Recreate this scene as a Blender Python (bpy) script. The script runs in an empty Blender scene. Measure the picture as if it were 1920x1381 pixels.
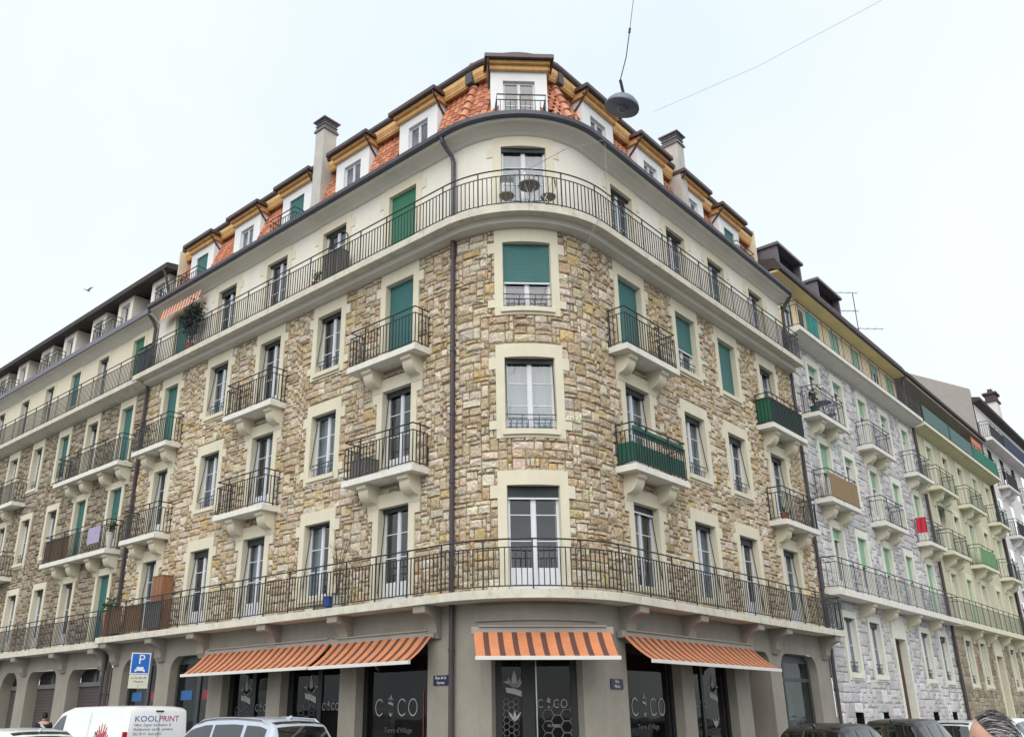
import bpy, bmesh, math, random
from mathutils import Vector, Matrix
rnd = random.Random(11)
S = bpy.context.scene
COL = S.collection
PI = math.pi
rad = math.radians

# ---------------------------------------------------------------- camera
CAMP = Vector((10.562, -13.749, 1.65))
YAW, PITCH, ROLL = 0.7301215, 0.3621383, -0.0060336
FPX, PPX, PPY = 1618.05, 892.44, 726.52          # photo pixels, 1920 x 1381
cd = bpy.data.cameras.new('camera')
cam = bpy.data.objects.new('camera', cd)
COL.objects.link(cam)
S.camera = cam
fw = Vector((-math.sin(YAW) * math.cos(PITCH), math.cos(YAW) * math.cos(PITCH), math.sin(PITCH)))
rt = Vector((math.cos(YAW), math.sin(YAW), 0))
up = rt.cross(fw)
rt, up = math.cos(ROLL) * rt + math.sin(ROLL) * up, -math.sin(ROLL) * rt + math.cos(ROLL) * up
cam.matrix_world = Matrix(((rt.x, up.x, -fw.x, CAMP.x), (rt.y, up.y, -fw.y, CAMP.y),
                           (rt.z, up.z, -fw.z, CAMP.z), (0, 0, 0, 1)))
cd.sensor_width = 36
cd.lens = FPX / 1920 * 36
cd.shift_x = (960 - PPX) / 1920
cd.shift_y = (PPY - 690.5) / 1920
cd.clip_end = 2000

# ---------------------------------------------------------------- sky, sun, exposure
SUN_EL, SUN_AZ = rad(48), rad(150)                 # azimuth clockwise from +Y
W = bpy.data.worlds.new('World')
S.world = W
W.use_nodes = True
nt = W.node_tree
nt.nodes.clear()
wo = nt.nodes.new('ShaderNodeOutputWorld')
bg = nt.nodes.new('ShaderNodeBackground')
sky = nt.nodes.new('ShaderNodeTexSky')
sky.sky_type = 'NISHITA'
sky.sun_disc = False
sky.sun_elevation = SUN_EL
sky.sun_rotation = SUN_AZ
mul = nt.nodes.new('ShaderNodeMix'); mul.data_type = 'RGBA'; mul.blend_type = 'MULTIPLY'
mul.inputs[0].default_value = 1
mul.inputs[7].default_value = (0.1, 0.1, 0.1, 1)
nt.links.new(sky.outputs[0], mul.inputs[6])
# closed cloud cover: even white with faint, broad variation
tc = nt.nodes.new('ShaderNodeTexCoord')
nz = nt.nodes.new('ShaderNodeTexNoise'); nz.inputs['Scale'].default_value = 1.6; nz.inputs['Detail'].default_value = 5
mpw = nt.nodes.new('ShaderNodeMapping'); mpw.inputs['Location'].default_value = (0.35, -0.9, 0.2)
nt.links.new(tc.outputs['Generated'], mpw.inputs[0]); nt.links.new(mpw.outputs[0], nz.inputs['Vector'])
cr = nt.nodes.new('ShaderNodeValToRGB')
cr.color_ramp.elements[0].position = 0.3; cr.color_ramp.elements[0].color = (0.68, 0.765, 0.82, 1)
cr.color_ramp.elements[1].position = 0.62; cr.color_ramp.elements[1].color = (0.80, 0.83, 0.84, 1)
nt.links.new(nz.outputs[0], cr.inputs[0])
mx = nt.nodes.new('ShaderNodeMix'); mx.data_type = 'RGBA'
mx.inputs[0].default_value = 0.9
nt.links.new(mul.outputs[2], mx.inputs[6])
nt.links.new(cr.outputs[0], mx.inputs[7])
nt.links.new(mx.outputs[2], bg.inputs[0])
bg.inputs[1].default_value = 0.72
nt.links.new(bg.outputs[0], wo.inputs[0])

sd = bpy.data.lights.new('sun', 'SUN')
sd.energy = 1.5
sd.angle = rad(70)
sd.color = (1, 0.97, 0.92)
so = bpy.data.objects.new('sun', sd)
COL.objects.link(so)
sdir = Vector((math.sin(SUN_AZ) * math.cos(SUN_EL), math.cos(SUN_AZ) * math.cos(SUN_EL), math.sin(SUN_EL)))
so.rotation_euler = (-sdir).to_track_quat('-Z', 'Y').to_euler()
so.location = (20, -20, 40)

vs = S.view_settings
vs.view_transform = 'Standard'
vs.look = 'None'
vs.exposure = 0.90
vs.gamma = 1
vs.use_curve_mapping = False

# ---------------------------------------------------------------- materials
MATS = {}
ROOTS = set()
def node(t, kind, **kw):
    n = t.nodes.new(kind)
    for k, v in kw.items():
        n.inputs[k].default_value = v
    return n

def mat(name, col, rough=0.75, var=0.10, scale=3.0, bump=0.15, bscale=40.0, metal=0.0, attr=False,
        stain=0.0, sscale=1.0, stain_col=(0.2, 0.18, 0.15), streak=False, spec=0.4, wave=None, coat=0.0, emit=None, bdist=0.02):
    if name in MATS:
        return MATS[name]
    m = bpy.data.materials.new(name)
    m.use_nodes = True
    t = m.node_tree
    t.nodes.clear()
    out = t.nodes.new('ShaderNodeOutputMaterial')
    bs = t.nodes.new('ShaderNodeBsdfPrincipled')
    t.links.new(bs.outputs[0], out.inputs[0])
    bs.inputs['Roughness'].default_value = rough
    bs.inputs['Metallic'].default_value = metal
    bs.inputs['Specular IOR Level'].default_value = spec
    bs.inputs['Coat Weight'].default_value = coat
    geo = t.nodes.new('ShaderNodeNewGeometry')
    pos = geo.outputs['Position']
    n1 = node(t, 'ShaderNodeTexNoise', Scale=scale, Detail=6.0, Roughness=0.6)
    t.links.new(pos, n1.inputs['Vector'])
    mr = node(t, 'ShaderNodeMapRange')
    mr.inputs['From Min'].default_value = 0.3; mr.inputs['From Max'].default_value = 0.7
    mr.inputs['To Min'].default_value = 1 - var; mr.inputs['To Max'].default_value = 1 + var
    t.links.new(n1.outputs[0], mr.inputs[0])
    if attr:
        a = t.nodes.new('ShaderNodeAttribute'); a.attribute_name = 'Col'
        base = a.outputs['Color']
    else:
        c = t.nodes.new('ShaderNodeRGB'); c.outputs[0].default_value = (*col, 1)
        base = c.outputs[0]
    mu = t.nodes.new('ShaderNodeVectorMath'); mu.operation = 'SCALE'
    t.links.new(base, mu.inputs[0]); t.links.new(mr.outputs[0], mu.inputs['Scale'])
    res = mu.outputs[0]
    if stain > 0:
        n2 = node(t, 'ShaderNodeTexNoise', Scale=sscale, Detail=7.0, Roughness=0.7)
        mp = t.nodes.new('ShaderNodeMapping')
        mp.inputs['Scale'].default_value = (3.2, 3.2, 0.35 if streak else 2.2)
        t.links.new(pos, mp.inputs[0]); t.links.new(mp.outputs[0], n2.inputs['Vector'])
        r2 = node(t, 'ShaderNodeMapRange')
        r2.inputs['From Min'].default_value = 0.52; r2.inputs['From Max'].default_value = 0.78
        r2.inputs['To Max'].default_value = stain
        t.links.new(n2.outputs[0], r2.inputs[0])
        mixn = t.nodes.new('ShaderNodeMix'); mixn.data_type = 'RGBA'
        mixn.inputs[7].default_value = (*stain_col, 1)
        t.links.new(r2.outputs[0], mixn.inputs[0]); t.links.new(res, mixn.inputs[6])
        res = mixn.outputs[2]
    t.links.new(res, bs.inputs['Base Color'])
    if emit:
        bs.inputs['Emission Color'].default_value = (*emit[:3], 1); bs.inputs['Emission Strength'].default_value = emit[3]
    if bump > 0:
        b = t.nodes.new('ShaderNodeBump'); b.inputs['Strength'].default_value = bump; b.inputs['Distance'].default_value = bdist
        if wave:
            wv = t.nodes.new('ShaderNodeTexWave'); wv.bands_direction = wave[0]; wv.inputs['Scale'].default_value = wave[1]
            t.links.new(pos, wv.inputs['Vector']); t.links.new(wv.outputs['Fac'], b.inputs['Height'])
        else:
            n3 = node(t, 'ShaderNodeTexNoise', Scale=bscale, Detail=5.0, Roughness=0.65)
            t.links.new(pos, n3.inputs['Vector']); t.links.new(n3.outputs[0], b.inputs['Height'])
        t.links.new(b.outputs[0], bs.inputs['Normal'])
    MATS[name] = m
    return m

def glassmat(name, tint=(0.85, 0.9, 0.9), ior=1.5, rough=0.02, boost=0.0):
    m = bpy.data.materials.new(name); m.use_nodes = True
    t = m.node_tree; t.nodes.clear()
    out = t.nodes.new('ShaderNodeOutputMaterial'); mix = t.nodes.new('ShaderNodeMixShader')
    tr = t.nodes.new('ShaderNodeBsdfTransparent'); tr.inputs[0].default_value = (*tint, 1)
    gl = t.nodes.new('ShaderNodeBsdfGlossy'); gl.inputs['Roughness'].default_value = rough
    F0 = ((ior - 1) / (ior + 1)) ** 2 + boost
    ge = t.nodes.new('ShaderNodeNewGeometry'); dt = t.nodes.new('ShaderNodeVectorMath'); dt.operation = 'DOT_PRODUCT'
    t.links.new(ge.outputs['Incoming'], dt.inputs[0]); t.links.new(ge.outputs['Normal'], dt.inputs[1])
    def mth(op, a, b, clamp=False):
        n = t.nodes.new('ShaderNodeMath'); n.operation = op; n.use_clamp = clamp
        for i, x in enumerate((a, b)):
            if x is None: continue
            if isinstance(x, (int, float)): n.inputs[i].default_value = x
            else: t.links.new(x, n.inputs[i])
        return n.outputs[0]
    sch = mth('POWER', mth('SUBTRACT', 1.0, mth('ABSOLUTE', dt.outputs['Value'], None), True), 5.0)
    fac = mth('ADD', mth('MULTIPLY', sch, 1 - F0), F0, True)
    nz = t.nodes.new('ShaderNodeTexNoise'); nz.inputs['Scale'].default_value = 1.3
    geo = t.nodes.new('ShaderNodeNewGeometry'); t.links.new(geo.outputs['Position'], nz.inputs['Vector'])
    bp = t.nodes.new('ShaderNodeBump'); bp.inputs['Strength'].default_value = 0.06; bp.inputs['Distance'].default_value = 0.05
    t.links.new(nz.outputs[0], bp.inputs['Height']); t.links.new(bp.outputs[0], gl.inputs['Normal'])
    t.links.new(fac, mix.inputs[0])
    t.links.new(tr.outputs[0], mix.inputs[1]); t.links.new(gl.outputs[0], mix.inputs[2]); t.links.new(mix.outputs[0], out.inputs[0])
    MATS[name] = m
    return m

M_STONE = mat('rubble_stone', (0.4, 0.3, 0.2), rough=0.9, var=0.34, scale=17, bump=0.9, bscale=14, bdist=0.05, attr=True, spec=0.2, stain=0.75, sscale=4.5, stain_col=(0.60, 0.55, 0.44))
M_GSTONE = mat('grey_rubble_stone', (0.4, 0.4, 0.4), rough=0.9, var=0.18, scale=12, bump=0.6, bscale=12, bdist=0.035, attr=True, spec=0.2, stain=0.6, sscale=3.5, stain_col=(0.62, 0.61, 0.60))
M_MORTAR = mat('mortar', (0.32, 0.26, 0.18), rough=0.95, var=0.2, scale=9)
M_GMORTAR = mat('grey_mortar', (0.36, 0.35, 0.36), rough=0.95, var=0.15, scale=9)
M_TRIM = mat('cream_surround', (0.66, 0.61, 0.475), rough=0.85, var=0.05, scale=2, bump=0.06, bscale=60, stain=0.25, stain_col=(0.42, 0.38, 0.28), streak=True)
M_PLASTER = mat('white_plaster', (0.76, 0.72, 0.64), rough=0.9, var=0.04, scale=1.2, bump=0.08, bscale=70, stain=0.2, stain_col=(0.58, 0.53, 0.44), streak=True)
M_CREAMP = mat('cream_plaster', (0.70, 0.64, 0.50), rough=0.9, var=0.04, scale=1.2, bump=0.08, bscale=70)
M_SLAB = mat('balcony_concrete', (0.60, 0.57, 0.48), rough=0.9, var=0.10, scale=3, bump=0.12, bscale=50, stain=0.85, sscale=1.6, stain_col=(0.25, 0.24, 0.18))
M_SOFFIT = mat('painted_soffit', (0.62, 0.59, 0.53), rough=0.9, var=0.05, scale=1.5, bump=0.05)
M_WHITESLAB = mat('white_slab', (0.72, 0.70, 0.64), rough=0.9, var=0.06, scale=3, bump=0.08, stain=0.55, sscale=1.8, stain_col=(0.40, 0.38, 0.31))
M_GROUNDW = mat('grey_beige_render_shaded', (0.285, 0.262, 0.222), rough=0.92, var=0.10, scale=1.6, bump=0.12, bscale=45, stain=0.45, stain_col=(0.18, 0.165, 0.135), streak=True)  # render's base colour darkened to hold the balcony and street-canyon shade
M_IRON = mat('black_iron', (0.028, 0.03, 0.034), rough=0.5, var=0.1, bump=0)
M_GUARD = mat('blue_grey_iron', (0.035, 0.05, 0.085), rough=0.45, var=0.1, bump=0)
M_ZINC = mat('dark_zinc', (0.085, 0.085, 0.10), rough=0.45, var=0.15, bump=0.05, metal=0.3)
M_COPPER = mat('brown_sheet_metal', (0.095, 0.07, 0.075), rough=0.42, var=0.15, bump=0.05, metal=0.35)
M_PIPE = mat('brown_downpipe', (0.062, 0.045, 0.05), rough=0.5, var=0.1, bump=0)
M_WHITE = mat('white_frame_paint', (0.66, 0.67, 0.71), rough=0.4, var=0.03, bump=0)
M_DORM = mat('dormer_white_render', (0.80, 0.80, 0.80), rough=0.85, var=0.03, bump=0.05)
M_TIMBER = mat('larch_fascia', (0.70, 0.42, 0.17), rough=0.6, var=0.16, scale=5, bump=0.1, bscale=30)
M_TIMBER2 = mat('larch_fascia_shaded', (0.58, 0.33, 0.13), rough=0.6, var=0.16, scale=5, bump=0.1, bscale=30)  # side boards' shade put into a darker copy of the larch colour
M_TILE = mat('terracotta_tile', (0.42, 0.13, 0.05), rough=0.75, var=0.18, scale=5, bump=0.2, bscale=40, attr=True)
M_ROOFB = mat('roof_batten', (0.33, 0.12, 0.065), rough=0.9)
M_ROOFTOP = mat('dark_roof', (0.06, 0.05, 0.05), rough=0.8)
M_TEAL = mat('teal_roller_shutter', (0.035, 0.135, 0.13), rough=0.55, var=0.07, scale=2, bump=0.25, wave=('Z', 9.0))
M_GREEN = mat('green_roller_shutter', (0.03, 0.17, 0.095), rough=0.55, var=0.07, scale=2, bump=0.25, wave=('Z', 9.0))
M_MINT = mat('mint_roller_shutter', (0.24, 0.44, 0.30), rough=0.6, var=0.05, scale=2, bump=0.25, wave=('Z', 9.0))
M_DARKSH = mat('dark_roller_shutter', (0.02, 0.026, 0.03), rough=0.5, var=0.05, bump=0.2, wave=('Z', 9.0))
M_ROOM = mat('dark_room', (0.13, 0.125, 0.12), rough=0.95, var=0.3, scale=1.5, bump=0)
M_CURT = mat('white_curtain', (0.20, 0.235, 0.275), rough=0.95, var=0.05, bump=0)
M_GLASS = glassmat('window_glass', (0.80, 0.86, 0.88), 1.5, boost=0.09)
M_SHOPG = glassmat('shop_glass', (0.55, 0.57, 0.58), 1.45)
M_CARG = glassmat('car_glass', (0.10, 0.12, 0.13), 1.5, boost=0.14)
M_BLACK = mat('black_frame', (0.014, 0.015, 0.017), rough=0.45, var=0.1, bump=0)
M_CONC = mat('chimney_concrete', (0.50, 0.48, 0.44), rough=0.9, var=0.08, scale=3, bump=0.12, stain=0.3)
M_SLATE = mat('chimney_cap_metal', (0.20, 0.20, 0.22), rough=0.6, var=0.1)

# ---------------------------------------------------------------- geometry helpers
R = 2.318
ARC = R * PI / 2
def um(u, d, z):
    """street wall of the block: u runs left to right round the rounded corner, d is outwards"""
    if u <= 0:
        return Vector((u - R, -d, z))
    if u >= ARC:
        return Vector((d, R + u - ARC, z))
    a = -PI / 2 + u / R
    return Vector((-R + (R + d) * math.cos(a), R + (R + d) * math.sin(a), z))
uL = lambda s: R - s
uR = lambda s: ARC + s - R
uA = lambda deg: R * rad(deg + 90)
def local(uc, d0=0.0):
    p = um(uc, d0, 0); t = (um(uc + .002, 0, 0) - um(uc - .002, 0, 0)).normalized()
    n = (um(uc, 1, 0) - um(uc, 0, 0)).normalized()
    return lambda a, d, z: p + t * a + n * d + Vector((0, 0, z))
def ubreaks(u0, u1, step=0.16):
    bs = [u0]
    if u1 > 0 and u0 < ARC:
        a, b = max(u0, 0), min(u1, ARC)
        n = max(1, int((b - a) / step))
        bs += [a + (b - a) * i / n for i in range(n + 1)]
    bs.append(u1)
    o = [bs[0]]
    for x in bs[1:]:
        if x > o[-1] + 1e-6:
            o.append(x)
    return o

class MB:
    def __init__(s):
        s.v = []; s.f = []; s.m = []; s.c = []; s.mi = 0; s.col = None; s.smooth = False
    def face(s, pts):
        i = len(s.v); s.v += [tuple(p) for p in pts]
        s.f.append(tuple(range(i, i + len(pts)))); s.m.append(s.mi); s.c.append(s.col)
    def idx(s, f):
        s.f.append(tuple(f)); s.m.append(s.mi); s.c.append(s.col)
    def loft(s, rings, closed=True, caps=True):
        i0 = len(s.v); n = len(rings[0])
        for r in rings:
            s.v += [tuple(p) for p in r]
        for k in range(len(rings) - 1):
            for j in range(n if closed else n - 1):
                a = i0 + k * n + j; b = i0 + k * n + (j + 1) % n
                s.idx((a, b, b + n, a + n))
        if caps and closed:
            s.idx([i0 + j for j in range(n)][::-1]); s.idx([i0 + (len(rings) - 1) * n + j for j in range(n)])
    def sweep(s, prof, u0, u1, m=um, caps=True):
        us = ubreaks(u0, u1) if m is um else [u0, u1]
        s.loft([[m(u, d, z) for d, z in prof] for u in us], True, caps)
    def ubox(s, u0, u1, d0, d1, z0, z1, m=um):
        s.sweep([(d0, z0), (d1, z0), (d1, z1), (d0, z1)], u0, u1, m)
    def box(s, x0, x1, y0, y1, z0, z1, M=None):
        P = [Vector((x, y, z)) for z in (z0, z1) for x, y in ((x0, y0), (x1, y0), (x1, y1), (x0, y1))]
        if M:
            P = [M @ p for p in P]
        s.loft([P[:4], P[4:]])
    def tube(s, pts, r, n=6, caps=True, m=None):
        pts = [Vector(p) for p in pts]; rings = []
        rr = r if isinstance(r, (list, tuple)) else [r] * len(pts)
        ref = None
        for i, p in enumerate(pts):
            t = (pts[min(i + 1, len(pts) - 1)] - pts[max(i - 1, 0)]).normalized()
            if ref is None:
                ref = Vector((0, 0, 1)) if abs(t.z) < .9 else Vector((1, 0, 0))
            x = t.cross(ref).normalized(); y = t.cross(x); ref = -y if False else ref
            rings.append([p + (x * math.cos(2 * PI * k / n) + y * math.sin(2 * PI * k / n)) * rr[i] for k in range(n)])
        s.loft(rings, True, caps)
    def lathe(s, prof, c=(0, 0, 0), n=16, M=None):
        c = Vector(c); rings = []
        for r, z in prof:
            ring = [c + Vector((r * math.cos(2 * PI * k / n), r * math.sin(2 * PI * k / n), z)) for k in range(n)]
            rings.append([M @ p for p in ring] if M else ring)
        s.loft(rings)
    def build(s, name, mats, parent=None, kind=None, smooth=None):
        me = bpy.data.meshes.new(name)
        me.from_pydata(s.v, [], s.f)
        for mm in (mats if isinstance(mats, (list, tuple)) else [mats]):
            me.materials.append(mm)
        if any(s.m):
            me.polygons.foreach_set('material_index', s.m)
        if any(c is not None for c in s.c):
            at = me.attributes.new('Col', 'FLOAT_COLOR', 'CORNER'); data = []
            for f, c in zip(s.f, s.c):
                data += list((*(c or (0.5, 0.5, 0.5)), 1.0)) * len(f)
            at.data.foreach_set('color', data)
        if smooth if smooth is not None else s.smooth:
            me.polygons.foreach_set('use_smooth', [True] * len(me.polygons))
        me.update()
        o = bpy.data.objects.new(name, me)
        COL.objects.link(o)
        if parent is not None:
            o.parent = parent
            if parent.name in ROOTS:
                o.matrix_parent_inverse = Matrix.Translation(-parent.location)
        if kind:
            o['kind'] = kind
        return o

def thing(name, label, cat, loc=(0, 0, 0), rz=0.0, group=None, world=False):
    o = bpy.data.objects.new(name, None)
    COL.objects.link(o)
    o.location = loc; o.rotation_euler = (0, 0, rz); o.empty_display_size = 0.3
    o['label'] = label; o['category'] = cat
    if group: o['group'] = group
    if world: ROOTS.add(o.name)
    return o
def tag(o, label, cat, group=None):
    o['label'] = label; o['category'] = cat
    if group: o['group'] = group
    return o
def copy_tree(o, parent=None):
    c = o.copy(); COL.objects.link(c); c.parent = parent
    for ch in o.children:
        copy_tree(ch, c)
    return c
def text(name, body, size, Mw, m, parent, ext=0.002, align='CENTER', sx=1.0):
    cu = bpy.data.curves.new(name, 'FONT'); cu.body = body; cu.size = size; cu.extrude = ext; cu.align_x = align
    cu.resolution_u = 3
    t = bpy.data.objects.new(name, cu); COL.objects.link(t)
    bpy.context.view_layer.update()
    me = bpy.data.meshes.new_from_object(t.evaluated_get(bpy.context.evaluated_depsgraph_get()))
    bpy.data.objects.remove(t); bpy.data.curves.remove(cu)
    me.transform(Mw @ Matrix.Diagonal((sx, 1, 1, 1)))
    me.materials.clear(); me.materials.append(m); me.name = name
    o = bpy.data.objects.new(name, me); COL.objects.link(o); o.parent = parent
    if parent.name in ROOTS:
        o.matrix_parent_inverse = Matrix.Translation(-parent.location)
    return o
def facing(p, nrm):
    """matrix for flat lettering at p, facing nrm"""
    z = Vector(nrm).normalized(); y = Vector((0, 0, 1)); x = y.cross(z).normalized()
    return Matrix(((x.x, y.x, z.x, p[0]), (x.y, y.y, z.y, p[1]), (x.z, y.z, z.z, p[2]), (0, 0, 0, 1)))
# ---------------------------------------------------------------- building parts
def wall_surface(mb, u0, u1, z0, z1, holes, d=0.0):
    us = set(ubreaks(u0, u1, 0.2)); zs = {z0, z1}
    for h in holes:
        for x in h[:2]:
            if u0 < x < u1: us.add(x)
        for x in h[2:4]:
            if z0 < x < z1: zs.add(x)
    us = sorted(us); zs = sorted(zs)
    for i in range(len(us) - 1):
        a, b = us[i], us[i + 1]
        if b - a < 1e-5: continue
        run = None
        for j in range(len(zs) - 1):
            c, e = zs[j], zs[j + 1]
            uc, zc = (a + b) / 2, (c + e) / 2
            if any(h[0] < uc < h[1] and h[2] < zc < h[3] for h in holes):
                continue
            mb.face([um(a, d, c), um(b, d, c), um(b, d, e), um(a, d, e)])

def reveal(mb, u0, u1, z0, z1, depth=0.4, r=0.0, sill=True):
    """inner faces of an opening cut through a wall; r rounds the two top corners"""
    n = 7
    prof = [(u0, z0), (u0, z1 - r)]
    if r > 0:
        prof += [(u0 + r - r * math.cos(k * PI / 2 / n), z1 - r + r * math.sin(k * PI / 2 / n)) for k in range(1, n + 1)]
        prof += [(u1 - r + r * math.sin(k * PI / 2 / n), z1 - r + r * math.cos(k * PI / 2 / n)) for k in range(1, n + 1)]
        for side in (0, 1):
            cu = u0 if side == 0 else u1
            arc = prof[1:2 + n] if side == 0 else prof[2 + n - 1 + 1 - 1:]
            if side == 1: arc = [(u1 - r, z1)] + prof[2 + n:]
            for k in range(len(arc) - 1):
                mb.face([um(cu, 0, z1), um(arc[k][0], 0, arc[k][1]), um(arc[k + 1][0], 0, arc[k + 1][1])])
    else:
        prof += [(u0, z1), (u1, z1)]
    prof.append((u1, z0))
    if sill: prof.append((u0, z0))
    for k in range(len(prof) - 1):
        a, b = prof[k], prof[k + 1]
        if abs(a[0] - b[0]) + abs(a[1] - b[1]) < 1e-6: continue
        mb.face([um(a[0], 0, a[1]), um(b[0], 0, b[1]), um(b[0], -depth, b[1]), um(a[0], -depth, a[1])])

def stone_mesh(mb, u0, u1, z0, z1, col, rise=1.0, gap=0.011):
    j = lambda s=0.010: rnd.uniform(-s, s)
    a, b, c, e = u0 + gap, u1 - gap, z0 + gap, z1 - gap
    k = min(b - a, e - c) * rnd.uniform(.05, .16)
    ring = [(a + k, c), (b - k, c), (b, c + k), (b, e - k), (b - k, e), (a + k, e), (a, e - k), (a, c + k)]
    ring = [(x + j(), z + j()) for x, z in ring]
    cu, cz = (a + b) / 2, (c + e) / 2
    base = 0.012 + rnd.uniform(0, .012) * rise
    h = rise * rnd.uniform(.016, .046)
    r0 = [um(x, -0.012, z) for x, z in ring]
    r1 = [um(x, base, z) for x, z in ring]
    s = rnd.uniform(.58, .84)
    r2 = [um(cu + (x - cu) * s + j(), base + h * rnd.uniform(.35, 1.35), cz + (z - cz) * s + j()) for x, z in ring]
    ct = um(cu + j(.03), base + h * rnd.uniform(.8, 1.35), cz + j(.03))
    i0 = len(mb.v)
    mb.v += [tuple(p) for p in r0 + r1 + r2 + [ct]]
    mb.col = col
    for q in range(8):
        w = (q + 1) % 8
        mb.idx((i0 + q, i0 + w, i0 + 8 + w, i0 + 8 + q))
        mb.idx((i0 + 8 + q, i0 + 8 + w, i0 + 16 + w, i0 + 16 + q))
        mb.idx((i0 + 16 + q, i0 + 16 + w, i0 + 24))

def stones(parent, m, u0, u1, z0, z1, holes, pal, cell=0.099, sizes=None, rise=1.0, nsingle=300, keep=None):
    """squared rubble laid cell by cell; the largest in view are single pieces, the rest one field"""
    nu, nz = int((u1 - u0) / cell), int((z1 - z0) / cell)
    cu, cz = (u1 - u0) / nu, (z1 - z0) / nz
    occ = [[False] * nz for _ in range(nu)]
    for h in holes:
        for i in range(max(0, int((h[0] - u0) / cu) - 1), min(nu, int((h[1] - u0) / cu) + 2)):
            x = u0 + (i + .5) * cu
            if not h[0] < x < h[1]: continue
            for k in range(max(0, int((h[2] - z0) / cz) - 1), min(nz, int((h[3] - z0) / cz) + 2)):
                if h[2] < z0 + (k + .5) * cz < h[3]: occ[i][k] = True
    sizes = sizes or [(3, 2), (4, 2), (3, 2), (4, 2), (3, 1), (5, 2), (2, 1), (2, 3), (5, 2), (3, 3), (4, 3), (2, 2), (4, 1), (1, 2), (2, 2)]
    out = []
    for k in range(nz):
        for i in range(nu):
            if occ[i][k]: continue
            for _ in range(4):
                w, h = rnd.choice(sizes)
                if i + w <= nu and k + h <= nz and not any(occ[i + a][k + b] for a in range(w) for b in range(h)): break
            else:
                w = 1
                while w < 3 and i + w < nu and not occ[i + w][k] and rnd.random() < .8: w += 1
                h = 1
                while h < 2 and k + h < nz and not any(occ[i + a][k + h] for a in range(w)): h += 1
            for a in range(w):
                for b in range(h): occ[i + a][k + b] = True
            out.append((u0 + i * cu, u0 + (i + w) * cu, z0 + k * cz, z0 + (k + h) * cz))
    def score(q):
        p = um((q[0] + q[1]) / 2, 0, (q[2] + q[3]) / 2); v = p - CAMP
        nrm = um((q[0] + q[1]) / 2, 1, 0) - um((q[0] + q[1]) / 2, 0, 0)
        return (q[1] - q[0]) * (q[3] - q[2]) * abs(v.normalized().dot(nrm)) / v.length_squared
    out.sort(key=score, reverse=True)
    field = MB()
    for n, q in enumerate(out):
        c = rnd.choices(pal[0], pal[1])[0]; f = rnd.uniform(.95, 1.25)
        c = tuple(min(.68, x * f * rnd.uniform(.96, 1.04)) for x in c)
        if n < nsingle:
            mb = MB(); stone_mesh(mb, *q, c, rise); mb.build('stone', m, parent)
        else:
            stone_mesh(field, *q, c, rise)
    if field.f: field.build('stone_field', m, parent, kind='stuff')

PAL_TAN = ([(.455, .36, .24), (.53, .44, .325), (.50, .37, .19), (.37, .28, .17), (.46, .395, .315), (.585, .51, .41), (.44, .33, .225)],
           [9, 9, 1.4, 2, 2, 5, .6])
PAL_BRN = ([(.29, .235, .165), (.34, .29, .22), (.21, .17, .12), (.30, .26, .21)], [5, 4, 3, 3])
PAL_GRY = ([(.49, .48, .485), (.42, .41, .42), (.56, .545, .54), (.46, .44, .42)], [5, 4, 4, 2])

def railing(parent, pts, z, h=1.0, sp=0.115, bar=0.0095, post_w=.0135, m=None, name='railing', post_gap=1.05, ends=True):
    """iron railing along world points (2-D), with rails, posts and upright bars"""
    m = m or M_IRON
    mb = MB()
    P = [Vector((p[0], p[1], 0)) for p in pts]
    Z = lambda p, q: Vector((p.x, p.y, z + q))
    for q, r in ((h, 0.019), (h - 0.17, 0.014), (0.07, 0.014)):
        mb.tube([Z(p, q) for p in P], r, 5)
    # walk the path
    acc = 0.0; nxt = sp / 2; npost = 0.0
    for i in range(len(P) - 1):
        a, b = P[i], P[i + 1]; L = (b - a).length
        if L < 1e-6: continue
        t = (b - a) / L; nrm = Vector((-t.y, t.x, 0))
        while nxt <= acc + L:
            c = a + t * (nxt - acc)
            post = nxt >= npost
            w = post_w if post else bar
            z0, z1 = (-0.03, h) if post else (0.07, h - 0.17)
            if post: npost += post_gap
            q = [c + t * sx * w + nrm * sy * w for sx, sy in ((-1, -1), (1, -1), (1, 1), (-1, 1))]
            mb.loft([[Z(p, z0) for p in q], [Z(p, z1) for p in q]], True, False)
            nxt += sp
        acc += L
    for p in (P[0], P[-1]):
        if ends: mb.tube([Z(p, -0.03), Z(p, h)], 0.017, 5)
    return mb.build(name, m, parent)

def bracket_prof(p, zt, h):
    """scrolled stone bracket profile, (d, z)"""
    pr = [(0, zt), (p, zt), (p, zt - .10), (p - .05, zt - .13)]
    for k in range(0, 9):
        a = k / 8 * PI / 2
        pr.append((.13 + (p - .20) * math.cos(a), zt - .14 - (h - .30) * math.sin(a)))
    pr += [(.10, zt - h + .12), (.075, zt - h + .03), (.06, zt - h), (0, zt - h)]
    return pr

def console_prof(p, zt, h):
    """larger console with a plain end and a hollow curve back to the wall"""
    pr = [(0, zt), (p, zt), (p, zt - .15), (p - .035, zt - .18)]
    for k in range(1, 9):
        a = k / 8 * PI / 2
        pr.append((.16 + (p - .20) * (1 - math.sin(a)) ** 1.15, zt - .18 - (h - .30) * (1 - math.cos(a)) ** .8))
    return pr + [(.145, zt - h + .10), (.10, zt - h + .04), (.08, zt - h), (0, zt - h)]

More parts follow.
